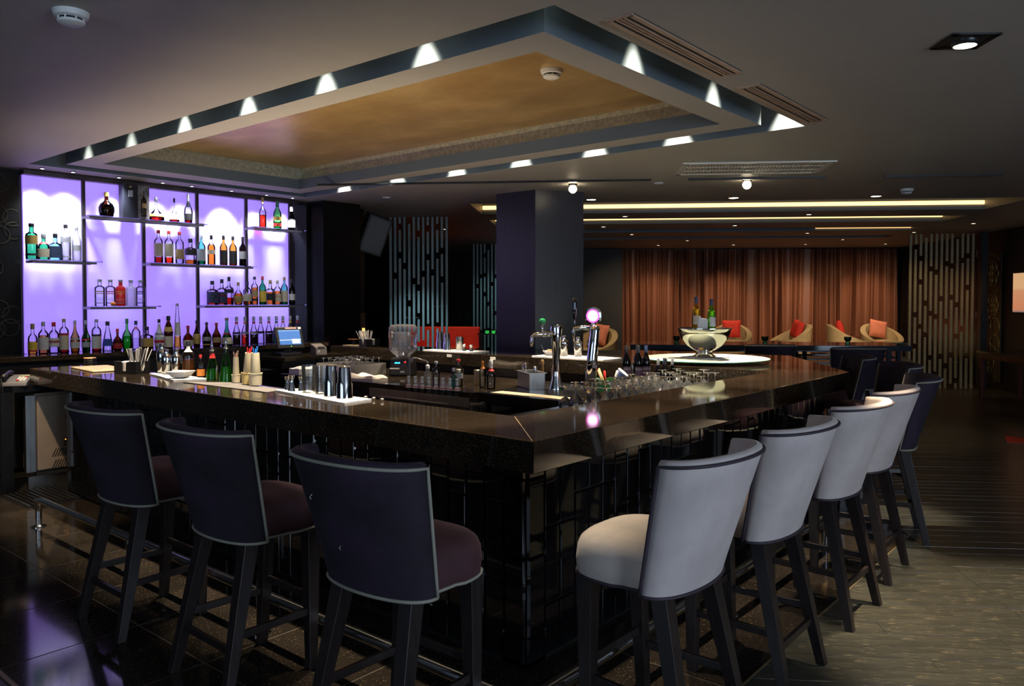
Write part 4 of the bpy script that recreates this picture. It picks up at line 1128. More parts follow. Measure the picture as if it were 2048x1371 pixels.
def straw_caddy(loc, rz, label, dark=True, seed=1):
    rnd = random.Random(seed)
    t = thing('bar_caddy', label, 'caddy', loc, rz, None)
    W, D, Hh = .15, .22, .10
    MB().box((0, 0, .003), (W, D, .006)).build('base', BLKPL, t)
    for s in (-1, 1):
        # side walls with a finger slot each
        for k in (-1, 1):
            MB().box((s * W / 2, k * (D / 4 + .014), Hh / 2), (.005, D / 2 - .028, Hh)).build('side_wall', BLKPL, t)
        MB().box((s * W / 2, 0, .012), (.005, .06, .024)).build('slot_sill', BLKPL, t)
        for k in (-1, 1):
            MB().box((k * (W / 4 + .012), s * D / 2, Hh / 2), (W / 2 - .024, .005, Hh)).build('end_wall', BLKPL, t)
        MB().box((0, s * D / 2, .012), (.05, .005, .024)).build('slot_sill', BLKPL, t)
    MB().box((0, .01, Hh / 2), (W - .01, .005, Hh * .9)).build('divider', BLKPL, t)
    for k in range(10): MB().box((0, -.05, .010 + .009 * k), (W - .018 - .002 * (k % 2), .10, .0075)).build('napkin', NAPKIN, t)
    ws = mat('straw_wrap', (.80, .76, .72), .7); bs = mat('black_straw', (.02, .018, .018), .4)
    for k in range(26):
        x, y = rnd.uniform(-.055, .055), rnd.uniform(.025, .095); dx, dy = x * .9 + rnd.uniform(-.02, .02), rnd.uniform(-.03, .06); h = rnd.uniform(.19, .215)
        d_ = dark and k % 3 == 0
        MB().tube([(x * .7, y * .8, .01), (x + dx, y + dy, h)], .0038 if not d_ else .003, 6).build('straw', bs if d_ else ws, t)
    return t
straw_caddy((2.90, 6.43, Z), R(200), 'black bar caddy of napkins and straws on the bar front')
straw_caddy((6.60, 7.92, Z), R(90), 'black bar caddy of napkins and straws on the rear counter', False, 5)

GS = 'cocktail tools on the white cloth beside the caddy'
cloth('bar_cloth', 'folded white cloth under three shakers and a square dish', [(2.93, 6.20), (2.80, 5.56), (3.02, 5.40), (3.05, 6.16)], Z, .010, .008, seed=2)
cobbler((2.985, 6.10, Z + .013), .235, .043, 'chrome cocktail shaker, tallest of the three beside the caddy', GS)
cobbler((2.96, 5.98, Z + .013), .20, .040, 'chrome cocktail shaker in the middle of the three beside the caddy', GS)
cobbler((3.00, 5.90, Z + .013), .20, .040, 'chrome cocktail shaker standing closest to the orange bottle', GS)
sd = thing('square_dish', 'small white square dish on the folded cloth', 'dish', (2.90, 5.64, Z + .0185), R(30))
MB().prism([(-.045, -.045), (.045, -.045), (.045, .045), (-.045, .045)], 0, .045, [(-.078, -.078), (.078, -.078), (.078, .078), (-.078, .078)]).build('bowl', mat('white_porcelain', (.85, .84, .80), .15), sd, bevel=.004)
MB().prism([(-.068, -.068), (.068, -.068), (.068, .068), (-.068, .068)], .0452, .0458).build('inside', mat('white_porcelain_in', (.70, .69, .66), .2), sd)
bottle((3.03, 5.775, Z), .28, .045, 'std', 'clear', 'orange', .50, [('white', .70, .88)], 'black', 'bitters bottle of orange liquid behind the square dish', 'bottles on the bar front', rz=0, lmilk=.3, face=-120, arc=170)
bottle((3.035, 5.60, Z), .18, .028, 'std', 'clear', 'amber', .45, [('orange', .12, .4)], 'red', 'little sauce bottle with a red cap behind the square dish', 'bottles on the bar front', face=-120)
bottle((3.03, 5.42, Z), .24, .048, 'cone', 'lime', 'lime', .35, [('red', .68, .84)], None, 'green syrup bottle with red neck sleeve and steel pourer', 'bottles on the bar front', spout=True, face=-120, arc=175, lmilk=.7)
bottle((3.0, 5.18, Z), .27, .048, 'cone', 'lime', 'lime', .42, [], None, 'green syrup bottle with steel pourer and no sleeve', 'bottles on the bar front', spout=True, lmilk=.7)
MB_ = MB()
tag(MB().tube([(3.0, 5.31, Z + .01), (3.0, 5.30, Z + .11), (2.99, 5.29, Z + .115), (2.985, 5.285, Z + .10), (2.985, 5.29, Z + .02)], .003, 6).build('ice_tongs', CHROME, None, smooth=True), 'thin steel tongs leaning between the green syrup bottles', 'tongs')
cloth('bar_mat', 'long dark grey bar mat along the bar edge', [(2.80, 5.40), (2.83, 4.40), (2.98, 4.42), (3.03, 5.1)], Z, .004, .006, mat('grey_mat', (.11, .10, .095), .8, var=.2), 'mat', 7)
cupm = mat('cream_paper_cup', (.78, .68, .46), .7, var=.06); cupy = mat('yellow_paper_cup', (.80, .62, .26), .7, var=.06)
def cup_stack(x, y, lean, r, h0, label, top, n=6, cm=None, tall=.17):
    t = thing('cup_stack', label, 'paper cups', (x, y, Z + .0115), 0, 'paper cup stacks on the bar front')
    MB().lathe([(r * .92, 0), (r, h0 * .92), (r * 1.05, h0 * .93), (r * 1.05, h0), (r * .94, h0), (r * .86, .006), (0, .006)], 24).build('holder_cup', cm or cupm, t, smooth=True, sharp=50)
    st = MB()
    for k in range(n):
        z = .010 + k * .010
    body = MB().lathe([(r * .74, 0), (r * .78, .004), (r * .62, tall * .9), (r * .60, tall), (r * .52, tall), (r * .5, tall * .9), (0, tall * .88)], 22)
    o = body.build('upturned_cups', cupm, t, smooth=True, sharp=50); o.location = (0, 0, .012 + (h0 - .02) * .6); o.rotation_euler = (lean, 0, 0)
    for k in range(7):
        a = k * 2.4; d = .008
        MB().tube([(d * math.cos(a), d * math.sin(a), tall * .9), (d * 2.2 * math.cos(a), d * 2.2 * math.sin(a), tall + .028 + .008 * (k % 3))], .003, 6).build('stirrer', top, o)
    return t
cup_stack(3.0, 5.05, 0, .030, .055, 'narrow stack of paper cups holding pinkish wooden stirrers', mat('pink_stirrer', (.62, .38, .30), .6), tall=.145)
cup_stack(3.0, 4.90, R(7), .043, .078, 'leaning stack of paper cups in a yellow holder topped by red stirrers', mat('red_stirrer', (.75, .03, .05), .4), cm=cupy)
cup_stack(2.985, 4.78, 0, .045, .082, 'upright stack of paper cups in a cream holder topped by blue stirrers', mat('blue_stirrer', (.03, .25, .75), .4))
cloth('bar_cloth', 'white cloth under the jiggers, mixing glasses and two steel tins', [(2.90, 4.42), (2.78, 3.56), (2.99, 3.58), (3.04, 4.38)], Z, .009, .008, seed=4)
JG = 'cocktail tools on the white cloth by the bar corner'
ZC = Z + .013
jigger((2.945, 4.345, ZC), .085, .021, 'small steel jigger farthest from the steel tins', JG)
jigger((2.92, 4.265, ZC), .100, .024, 'taller steel jigger between the two small ones', JG)
jigger((2.975, 4.24, ZC), .090, .021, 'small steel jigger next to the mixing glasses', JG)
tumbler((2.955, 4.13, ZC), .17, .046, 'upright clear mixing glass beside the jiggers', JG)
tumbler((2.955, 4.00, ZC), .17, .046, 'upright clear mixing glass beside the steel tins', JG)
shaker_tin((2.915, 3.85, ZC), .185, .046, 'upturned steel shaker tin next to the mixing glass', JG)
shaker_tin((2.895, 3.70, ZC), .185, .048, 'upturned steel shaker tin at the end of the cloth towards the corner', JG)
for k, (x, y) in enumerate(((3.02, 3.66), (3.015, 3.58), (3.01, 3.50))):
    tag(MB().lathe([(.010, 0), (.012, .003), (.012, .016), (.009, .019), (0, .019)], 14, (x, y, Z)).build('metal_stopper', mat('pewter', (.5, .45, .36), .3, .9), None, smooth=True, sharp=40), 'small metal stopper lying on the bar next to the white cloth', 'stopper', 'metal stoppers by the cloth')
# ================================================================== REAR COUNTER AND INSIDE THE BAR
RG = 'tools on the white cloth of the rear counter'
cloth('bar_cloth', 'white cloth on the rear counter under two tins and a glass', [(6.45, 6.78), (6.45, 6.02), (6.80, 6.02), (6.80, 6.78)], Z, .010, .006, seed=8)
shaker_tin((6.62, 6.66, ZC), .21, .046, 'upturned steel tin on the rear counter, closer to the straw caddy', RG)
shaker_tin((6.58, 6.50, ZC), .20, .046, 'upturned steel tin on the rear counter, beside the steel cup', RG)
t = thing('steel_cup', 'straight brushed steel cup on the rear counter cloth', 'cup', (6.66, 6.37, ZC), 0, RG)
MB().lathe([(.040, 0), (.043, .003), (.046, .155), (.043, .155), (.040, .006), (0, .006)], 24).build('wall', STEEL, t, smooth=True, sharp=50)
jigger((6.58, 6.22, ZC), .075, .023, 'squat steel jigger beside the steel cup', RG)
jigger((6.58, 6.11, ZC), .075, .026, 'squat steel jigger at the end of the rear counter cloth', RG)
cloth('bar_cloth', 'white cloth on the rear counter under the dish and three shakers', [(6.46, 5.14), (6.46, 4.24), (6.82, 4.24), (6.82, 5.14)], Z, .010, .006, seed=9)
TG = 'shakers on the rear counter behind the taps'
cobbler((6.66, 4.86, ZC), .215, .048, 'chrome shaker behind the taps, next to the white dish', TG)
cobbler((6.66, 4.68, ZC), .205, .048, 'chrome shaker behind the taps, middle one of three', TG)
cobbler((6.72, 4.55, ZC), .22, .048, 'chrome shaker behind the taps, farthest from the white dish', TG)
wd = thing('white_dish', 'shallow white dish of citrus pieces behind the taps', 'dish', (6.66, 5.03, ZC))
MB().lathe([(.05, 0), (.055, .003), (.09, .045), (.086, .046), (.05, .008), (0, .008)], 22).build('bowl', MATS['white_porcelain'], wd, smooth=True, sharp=50)
for k in range(4): MB().box((.025 * math.cos(k * 1.6), .025 * math.sin(k * 1.6), .045), (.035, .03, .03), k).build('citrus_piece', mat('dried_citrus', (.55, .32, .14), .7, var=.3), wd, bevel=.006)
MB().tube([(-.03, .05, .02), (-.05, .10, .11)], .004, 6).build('spoon_handle', CHROME, wd)
for y, nm in ((6.28, 'white card tag fixed under the rear counter edge by the steel tins'), (5.62, 'white card tag fixed under the rear counter edge near the column')):
    tag(MB().box((6.397, y, 1.045), (.004, .075, .032)).build('card_tag', NAPKIN), nm, 'tag')
tag(MB().box((6.70, 8.25, Z + .003), (.28, .34, .006)).build('serving_mat', MATS['tan_leather']), 'flat tan mat on the rear counter beside the straw caddy', 'mat')
ash = thing('ashtray', 'small dark stand with an orange tipped tray on the rear counter', 'tray', (6.72, 8.38, Z + .0065))
MB().lathe([(.035, 0), (.03, .01), (.02, .05), (.05, .062), (.052, .066), (0, .06)], 18).build('stand', BLKPL, ash, smooth=True, sharp=40)
MB().box((0, 0, .072), (.11, .14, .012)).build('tray', mat('orange_cork', (.70, .28, .12), .6), ash, bevel=.003)

# till screen
ps = thing('till_screen', 'black touchscreen till with a blue display on the service counter', 'till', (5.62, 8.26, 1.0), R(-12))
MB().box((0, .02, .02), (.26, .22, .04)).build('foot', BLKPL, ps, bevel=.005)
MB().box((0, .05, .10), (.10, .06, .16)).build('stand', BLKPL, ps, bevel=.004)
hd = MB().box((0, 0, 0), (.34, .05, .28)).build('screen_housing', BLKPL, ps, bevel=.008); hd.location = (0, -.01, .215); hd.rotation_euler = (R(-24), 0, 0)
m, nt, b, out = node_mat('till_display')
tc = nt.nodes.new('ShaderNodeTexCoord'); sepx = nt.nodes.new('ShaderNodeSeparateXYZ'); nt.links.new(tc.outputs['Generated'], sepx.inputs[0])
rr = ramp(nt, sepx.outputs['Z'], [(0, (.10, .30, .75)), (.28, (.85, .92, 1)), (.34, (.12, .32, .80)), (.7, (.12, .32, .80)), (.9, (.30, .55, .95))])
rr.color_ramp.interpolation = 'CONSTANT'
nt.links.new(rr.outputs[0], b.inputs['Emission Color']); b.inputs['Emission Strength'].default_value = .9; b.inputs['Base Color'].default_value = (.02, .02, .03, 1); b.inputs['Roughness'].default_value = .15
MB().box((0, -.027, .0), (.27, .004, .19)).build('display', m, hd)
MB().box((.07, -.0300, -.055), (.10, .002, .055)).build('white_pane', mat('screen_white', (.9, .9, .9), emit=.9, ecol=(.85, .93, 1)), hd)
MB().box((.03, -.027, .118), (.14, .004, .018)).build('sticker', lmat('pink'), hd)
MB().box((.14, -.027, .118), (.035, .004, .026)).build('sticker', WHITEP, hd)
MB().lathe([(.004, -.002), (.004, .002)], 8, (0, -.028, -.118), axis=(0, -1, 0)).build('power_lamp', mat('green_led', (.1, 1, .1), emit=5, ecol=(.15, 1, .1)), hd)
pr = thing('receipt_printer', 'grey receipt printer beside the till', 'printer', (5.93, 8.08, 1.0), R(-15))
MB().hexa([(-.07, -.10, 0), (.07, -.10, 0), (.07, .10, 0), (-.07, .10, 0), (-.07, -.08, .10), (.07, -.08, .10), (.07, .10, .14), (-.07, .10, .14)]).build('case', mat('warm_grey_plastic', (.16, .14, .13), .45), pr, bevel=.008)
MB().box((-.0, -.082, .106), (.09, .012, .006)).build('paper_slot', BLKPL, pr)
MB().box((-.04, -.104, .05), (.03, .004, .03)).build('sticker', WHITEP, pr)
cloth('paper_sheaf', 'white papers lying beside the printer on the low worktop', [(5.22, 7.66), (5.18, 7.42), (5.50, 7.42), (5.54, 7.66)], .85, .05, .03, NAPKIN, 'paper', 12)

# glass rack with upturned glasses
gr = thing('glass_rack', 'wire and plastic rack crate for upturned glasses on the low worktop', 'rack', (5.62, 7.06, .85))
RK = glass('frosted_plastic_rack', (.80, .76, .70), milk=.35)
for s in (-1, 1):
    MB().box((s * .25, 0, .06), (.006, .60, .12)).build('rack_side', RK, gr)
    MB().box((0, s * .30, .06), (.50, .006, .12)).build('rack_end', RK, gr)
MB().box((0, 0, .004), (.50, .60, .008)).build('rack_floor', RK, gr)
def stem_glass(loc, h, r, label, group, invert=True, kind='wine', cat='glass', name='wine_glass'):
    t = thing(name, label, cat, loc, 0, group)
    if kind == 'wine': pr = [(.9 * r, 0), (.005, .006), (.004, h * .42), (.35 * r, h * .46), (.92 * r, h * .62), (r, h * .76), (.80 * r, h)]
    elif kind == 'tumbler': pr = [(r * .80, 0), (r, h), (r * .96, h)]
    else: pr = [(.9 * r, 0), (.006, .008), (.005, h * .35), (.6 * r, h * .42), (r, h * .70), (r * .92, h)]
    if invert: pr = [(a, h - z) for a, z in pr][::-1]
    cached((kind, h, r, invert), lambda: MB().lathe(pr, 18, caps=False), 'glass_wall', CG, t)
    return t
for i in range(6):
    for j in range(5):
        if i > 4: kind, hh = 'wine', .17
        else: kind, hh = ('wine', .175) if (i + j) % 3 else ('goblet', .16)
        stem_glass((5.42 + .10 * j, 6.82 + .096 * i, .859), hh, .043, 'clear upturned stemmed glass in the plastic rack beside the blender', 'glasses in the rack', True, kind)
# blender
bd = thing('blender', 'black bar blender with clear square jug and blue digits', 'blender', (5.85, 6.45, .85), R(-60))
MB().prism([(-.13, -.12), (.13, -.12), (.13, .12), (-.13, .12)], 0, .20, [(-.115, -.105), (.115, -.105), (.115, .105), (-.115, .105)]).build('motor_base', BLKPL, bd, bevel=.02)
MB().box((0, -.115, .14), (.16, .02, .07)).build('control_panel', mat('navy_panel', (.01, .012, .04), .2), bd, bevel=.003)
for k in range(4): MB().box((-.05 + .016 * k, -.1265, .145 + .003 * (k % 2)), (.010, .002, .014)).build('digit', mat('cyan_digit', (0, .7, .9), emit=3, ecol=(.05, .75, 1)), bd)
MB().lathe([(.010, 0), (.010, .008), (0, .010)], 12, (.062, -.126, .155), axis=(0, -1, 0)).build('red_button', mat('red_button', (.9, .02, .02), emit=.6, ecol=(1, .03, .03)), bd, smooth=True)
MB().box((.03, -.122, .05), (.05, .003, .02)).build('badge', WHITEP, bd)
MB().box((-.06, -.118, .085), (.11, .006, .016)).build('silver_band', STEEL, bd)
JG_ = glass('jug_plastic', (.80, .80, .86), milk=.06)
def sqr(k, z, rnd_=.35, n=32):
    out = []
    for i in range(n):
        a = 2 * PI * i / n; e = 4.5
        q = (abs(math.cos(a)) ** e + abs(math.sin(a)) ** e) ** (-1 / e); out.append((k * q * math.cos(a), k * q * math.sin(a), z))
    return out
jm = MB(); jm.grid([sqr(.062, .205), sqr(.085, .23), sqr(.125, .27), sqr(.138, .32), sqr(.142, .47), sqr(.138, .53), sqr(.118, .556), sqr(.06, .562)], closed=True)
jm.f.append(tuple(range(7 * 32, 8 * 32)))
jm.build('sound_hood', JG_, bd, smooth=True)
jm = MB(); jm.grid([sqr(.05, .21), sqr(.062, .30), sqr(.075, .48), sqr(.070, .48), sqr(.058, .30), sqr(.04, .22)], closed=True)
jm.build('jug', glass('jug_inner', (.86, .86, .88), milk=.05), bd, smooth=True)
MB().tube([(.07, 0, .44), (.12, 0, .43), (.12, 0, .30), (.065, 0, .27)], .010, 8).build('jug_handle', JG_, bd, smooth=True)
MB().lathe([(.04, .20), (.04, .225), (.012, .235), (.010, .25), (0, .25)], 14).build('blade_hub', DSTEEL, bd, smooth=True)
cloth('towel', 'crumpled white towel lying before the blender', [(5.14, 6.62), (5.14, 6.12), (5.36, 6.15), (5.38, 6.60)], .85, .02, .045, mat('towel', (.62, .54, .48), .9, var=.1), 'towel', 21, 20)

# dispenser and bottles by the speed rail
dp = thing('pump_dispenser', 'clear syrup bottle with long bent chrome pump spout', 'dispenser', (5.42, 5.62, .85))
MB().lathe([(.034, 0), (.036, .004), (.036, .08), (.02, .12), (.016, .15)], 18).build('flask', CG, dp, smooth=True, sharp=50)
MB().lathe([(.02, .15), (.02, .18), (.012, .185)], 14).build('collar', WHITEP, dp, smooth=True, sharp=40)
MB().tube([(0, 0, .18), (0, 0, .215), (-.015, .01, .225), (-.07, .10, .255), (-.08, .115, .255), (-.088, .125, .24), (-.09, .13, .21)], .007, 8).build('spout', CHROME, dp, smooth=True)
MG = 'small vodka mixer bottles in the speed rail'
for k in range(8):
    bottle((4.965 + .012 * k, 5.40 - .077 * k, .7755), .20, .030, 'mini', 'clear', 'amber' if k == 2 else 'clear', .30, [('white', .46, .64), ('red', .50, .54), ('white', .68, .88), ('red', .90, .93)], 'white',
           'small mixer bottle of brown drink with white and red label in the speed rail' if k == 2 else 'small clear mixer bottle with white and red label in the speed rail', MG, name='mixer_bottle', face=-135, arc=80)
OB = [(5.30, 5.38, .24, .036, 'vodka', 'clear', 'silver', [], 'clear bottle with tall silver cap behind the mixer bottles'),
      (5.42, 5.20, .26, .042, 'vodka', 'clear', 'red', [('silver', .3, .5)], 'clear spirit bottle with red cap behind the mixer bottles'),
      (5.28, 5.13, .19, .034, 'squat', 'aqua', 'grey', [], 'short aqua green bottle behind the mixer bottles'),
      (5.50, 4.96, .25, .032, 'tall', 'clear', 'orange', [('orange', .72, .90)], 'slim clear bottle with orange neck label beside the tap station'),
      (5.46, 4.82, .27, .042, 'squat', 'clear', 'white', [('white', .72, .86), ('red', .62, .70)], 'clear bottle with red and white neck label beside the tap station')]
for x, y, h, r, s, g_, c, lb, d in OB:
    bottle((x, y, .85), h, r, s, g_, 'clear', .5, lb, c, d, 'open spirit bottles by the tap station', face=-135, arc=170)
for x, y, nm in ((5.55, 5.32, 'short metal canister behind the red capped bottle'), (5.62, 5.12, 'brass coloured metal canister by the slim orange necked bottle')):
    tag(MB().lathe([(.045, 0), (.047, .003), (.047, .15), (.044, .152), (.042, .148), (.04, .01), (0, .01)], 20, (x, y, .85)).build('canister', mat('brassy_steel', (.55, .45, .30), .3, .9), None, smooth=True, sharp=40), nm, 'canister')

# steel pan of garnish tools
gp = thing('steel_pan', 'deep rectangular steel pan holding bar tools on the tap station', 'pan', (5.78, 4.60, .8505), R(58))
for s in (-1, 1):
    MB().box((s * .17, 0, .075), (.004, .15, .15)).build('end_wall', STEEL, gp, bevel=.001)
    MB().box((0, s * .075, .075), (.34, .004, .15)).build('side_wall', STEEL, gp, bevel=.001)
    MB().box((s * .18, 0, .151), (.026, .18, .004)).build('rim', STEEL, gp)
    MB().box((0, s * .084, .151), (.36, .022, .004)).build('rim', STEEL, gp)
MB().box((0, 0, .002), (.34, .15, .004)).build('floor_plate', STEEL, gp)
MB().tube([(-.10, 0, .08), (-.17, .02, .21)], .016, 10).build('muddler', STEEL, gp, smooth=True)
MB().tube([(.13 + .042 * math.cos(2 * PI * k / 20), .02, .185 + .042 * math.sin(2 * PI * k / 20)) for k in range(20)], .008, 8, closed=True).build('strainer_coil', CHROME, gp, smooth=True)
MB().lathe([(.0, -.002), (.036, -.002), (.036, .002), (0, .002)], 18, (.13, .02, .185), axis=(0, 1, 0)).build('strainer_plate', STEEL, gp)
for k in (-1, 1): MB().tube([(-.02, .03 * k, .03), (.06, .05 * k, .16), (.10, .055 * k, .19)], [.004, .004, .011], 8).build('bar_spoon', CHROME, gp, smooth=True)
tag(MB().lathe([(.035, 0), (.036, .003), (.036, .17), (.032, .172), (.030, .168), (.028, .01), (0, .01)], 20, (6.02, 4.50, .8505)).build('canister', STEEL, None, smooth=True, sharp=40), 'tall steel canister between the steel pan and the taps', 'canister')
tag(MB().lathe([(.014, 0), (.016, .01), (.014, .20), (.018, .22), (.015, .25), (0, .252)], 12, (5.98, 4.62, .8505)).build('wooden_muddler', mat('muddler_wood', (.45, .25, .10), .5), None, smooth=True, sharp=50), 'upright wooden muddler behind the steel pan', 'muddler')

# beer taps
t1 = thing('beer_tap', 'slender chrome beer tap column with a green ball handle', 'beer tap', (5.76, 4.29, .8505), R(140))
MB().lathe([(.068, 0), (.068, .012), (.058, .05), (.042, .11), (.036, .18), (.036, .30), (.044, .44), (.060, .56), (.056, .585), (.03, .60), (0, .602)], 26).build('column', CHROME, t1, smooth=True, sharp=50)
MB().tube([(.03, 0, .515), (.14, 0, .515), (.20, 0, .51), (.225, 0, .49), (.23, 0, .44), (.228, 0, .40)], [.022, .022, .020, .018, .016, .015], 12).build('faucet', CHROME, t1, smooth=True)
MB().lathe([(.024, 0), (.028, .01), (.028, .03), (.024, .04)], 16, (.09, 0, .515), axis=(1, 0, 0)).build('faucet_collar', CHROME, t1, smooth=True)
h_ = MB().tube([(.13, 0, .53), (.13, 0, .60)], [.008, .012], 10).build('handle_stem', CHROME, t1, smooth=True)
MB().lathe([(0, .595), (.026, .603), (.034, .625), (.030, .645), (.016, .657), (0, .659)], 18, (.13, 0, 0)).build('ball_handle', mat('green_glassball', (.01, .22, .07), .08, coat=.8), t1, smooth=True)
t2 = thing('beer_tap', 'leaning chrome beer tap with black lever and glowing round badge', 'beer tap', (5.70, 3.88, .8505), R(140))
MB().tube([(0, 0, .005), (-.02, 0, .30), (-.045, 0, .56), (-.05, 0, .60)], [.050, .048, .045, .038], 20).build('column', CHROME, t2, smooth=True)
MB().lathe([(.065, 0), (.065, .012), (.052, .018)], 24).build('foot', CHROME, t2, smooth=True, sharp=40)
MB().tube([(-.05, 0, .575), (.06, 0, .585), (.14, 0, .575), (.15, 0, .55), (.135, 0, .43)], [.022, .02, .018, .013, .010], 12).build('faucet', CHROME, t2, smooth=True)
MB().lathe([(.012, .59), (.014, .62), (.010, .64), (.012, .66), (.020, .72), (.022, .80), (.018, .84), (0, .845)], 16, (.14, 0, 0)).build('lever', mat('black_gloss', (.008, .008, .010), .08, coat=.8), t2, smooth=True)
MB().lathe([(.075, -.014), (.078, 0), (.075, .014), (.060, .016), (.060, -.016)], 28, (-.03, 0, .685), axis=(.50, .87, 0), caps=False).build('badge_ring', CHROME, t2, smooth=True, sharp=40)
MB().lathe([(0, -.013), (.060, -.013), (.060, .0155), (0, .0175)], 28, (-.03, 0, .685), axis=(.50, .87, 0)).build('badge_lens', mat('magenta_badge', (1, .3, .8), emit=1.3, ecol=(1, .12, .62)), t2, smooth=True, sharp=40)
MB().lathe([(0, -.0150), (.044, -.0148), (.044, .0190), (0, .0195)], 24, (-.03, 0, .685), axis=(.50, .87, 0)).build('badge_centre', mat('badge_white', (1, .8, 1), emit=3, ecol=(1, .72, .95)), t2, smooth=True, sharp=40)
MB().lathe([(.022, 0), (.022, .02)], 16, (-.03, 0, .60)).build('badge_stem', CHROME, t2, smooth=True)

# green crate with tools
gc = thing('green_crate', 'small green plastic crate of bar tools beside the taps', 'crate', (5.92, 3.84, .8505), R(40))
GRN = mat('green_plastic', (.03, .20, .05), .4)
for s in (-1, 1):
    MB().box((s * .12, 0, .06), (.006, .16, .12)).build('end_wall', GRN, gc); MB().box((0, s * .08, .06), (.24, .006, .12)).build('side_wall', GRN, gc)
MB().box((0, 0, .003), (.24, .16, .006)).build('floor_plate', GRN, gc)
MB().box((0, -.085, .085), (.12, .003, .025)).build('red_label', lmat('red'), gc)
for k, (x, y, dx, dy, c) in enumerate(((-.06, .02, -.05, .02, (.75, .04, .03)), (-.03, -.03, -.04, -.05, (.7, .68, .62)), (.0, .03, .02, .05, (.5, .33, .18)), (.05, .0, .10, .06, (.30, .24, .10)))):
    MB().tube([(x, y, .02), (x + dx, y + dy, .20)], [.006, .011], 8).build('tool_handle', mat('tool_%d' % k, c, .4), gc, smooth=True)
bc = thing('blue_cup', 'tilted blue and white plastic cup resting on the green crate', 'cup', (5.97, 3.76, .978), R(40))
o = MB().lathe([(.030, 0), (.033, .003), (.055, .07), (.051, .07), (.03, .008), (0, .008)], 20).build('cup_wall', mat('blue_plastic', (.20, .25, .62), .35), bc, smooth=True, sharp=50); o.rotation_euler = (R(38), R(-15), 0)
o2 = MB().lathe([(.050, .070), (.056, .070), (.056, .074), (.050, .074)], 20).build('rim', WHITEP, o, smooth=True, sharp=50)
# wine bottles
wb = thing('wine_shelf', 'low dark box raising the red wine bottles inside the bar', 'box', (6.20, 3.70, 0))
MB().box((0, 0, .8955), (.30, .24, .09)).build('box', BLACKM, wb)
MB().box((0, 0, .9455), (.31, .25, .01)).build('lid', BLACK, wb)
WG = 'red wine bottles inside the bar'
for x, y, c, nm in ((6.11, 3.76, 'black', 'dark wine bottle with a cork stopper at the corner of the wine box'), (6.15, 3.66, 'black', 'dark wine bottle with violet label in the front of the wine box'), (6.25, 3.64, 'navy', 'dark wine bottle with navy capsule on the wine box'), (6.27, 3.74, 'black', 'dark wine bottle at the back of the wine box')):
    bottle((x, y, .951), .31, .038, 'wine', 'dark', 'dark', .5, [('violet', .08, .40), ('silver', .30, .36)], c, nm, WG, face=-130, arc=60)
for k in range(4):
    bottle(((6.25, 6.335, 6.25, 6.345)[k], (3.515, 3.50, 3.44, 3.425)[k], .8505), .30, .034, 'wine', 'dark', 'dark', .5, [('grey', .10, .34)], ('grey', 'navy', 'black', 'grey')[k], ('wine bottle with grey capsule next to the wine box', 'wine bottle with navy capsule in the low row', 'wine bottle with black capsule in the low row', 'wine bottle with grey capsule at the end of the low row')[k], WG, face=-130)
# upturned glasses on the shelf behind the side arm
HG = 'upturned glasses behind the side arm of the bar'
for j in range(4):
    for i in range(14):
        x = 4.40 + .125 * i + (.05 if j % 2 else 0); y = 2.86 + .125 * j
        if x > 6.08: continue
        stem_glass((x, y, .9005), (.185, .175, .19, .165)[(i + j) % 4], (.044, .046, .04, .05)[(i * 2 + j) % 4], 'clear upturned stemmed glass on the low shelf behind the side arm of the bar', HG)
for k in range(7):
    stem_glass((5.30 + .105 * k, 3.36, .9005), .13, .04, 'clear upright tumbler behind the stemmed glasses on the low shelf', 'tumblers on the low shelf', False, 'tumbler', name='tumbler')

# glass turntable, bowl and white wine
dc = thing('glass_turntable', 'round frosted glass turntable on the broad bar end', 'turntable', (7.03, 3.44, Z))
MB().lathe([(.10, 0), (.10, .012), (.085, .026)], 28).build('pedestal', STEEL, dc, smooth=True, sharp=40)
MB().lathe([(0, .026), (.595, .026), (.60, .029), (.60, .037), (.595, .040), (0, .040)], 72).build('disc', mat('frosted_green_glass', (.74, .84, .68), .30, coat=.15), dc, smooth=True, sharp=40)
MB().lathe([(.5995, .0285), (.6015, .029), (.6015, .037), (.5995, .0375)], 72).build('green_edge', mat('glass_edge', (.05, .35, .18), .1), dc, smooth=True)
ZD = Z + .0405
cloth('napkin', 'white napkin folded under the silver bowl', [(6.86, 3.62), (6.90, 3.22), (7.14, 3.24), (7.10, 3.66)], ZD, .006, .006, seed=31)
bw = thing('wine_bowl', 'large polished silver punch bowl on a foot, used as wine cooler', 'bowl', (6.99, 3.43, ZD + .013))
MB().lathe([(.110, 0), (.112, .004), (.09, .018), (.072, .034), (.070, .046), (.082, .056), (.10, .062), (.165, .105), (.215, .165), (.242, .230), (.248, .262), (.262, .268), (.262, .274), (.242, .274), (.232, .235), (.205, .17), (.155, .115), (.08, .078), (0, .074)], 48).build('bowl', mat('polished_silver', (.88, .84, .74), .10, 1), bw, smooth=True, sharp=60)
VW = 'white wine bottles in the silver bowl'
bottle((6.95, 3.50, ZD + .285), .30, .040, 'burg', 'olive', 'straw', .6, [('cream', .12, .40), ('white', .88, .99)], 'navy', 'white wine bottle with pale label standing upright in the silver bowl', VW, face=-125, arc=70, lmilk=.4)
bottle((7.03, 3.38, ZD + .265), .30, .040, 'burg', 'lime', 'straw', .6, [('white', .12, .42), ('white', .90, .99)], 'navy', 'yellow-green wine bottle with white label in the silver bowl', VW, face=-125, arc=50, lmilk=.4)
MB().lathe([(0, .20), (.226, .205), (.228, .21), (0, .215)], 30).build('ice_bed', mat('ice', (.82, .84, .86), .25, var=.1, scale=30, bump=.8, bscale=40), bw)
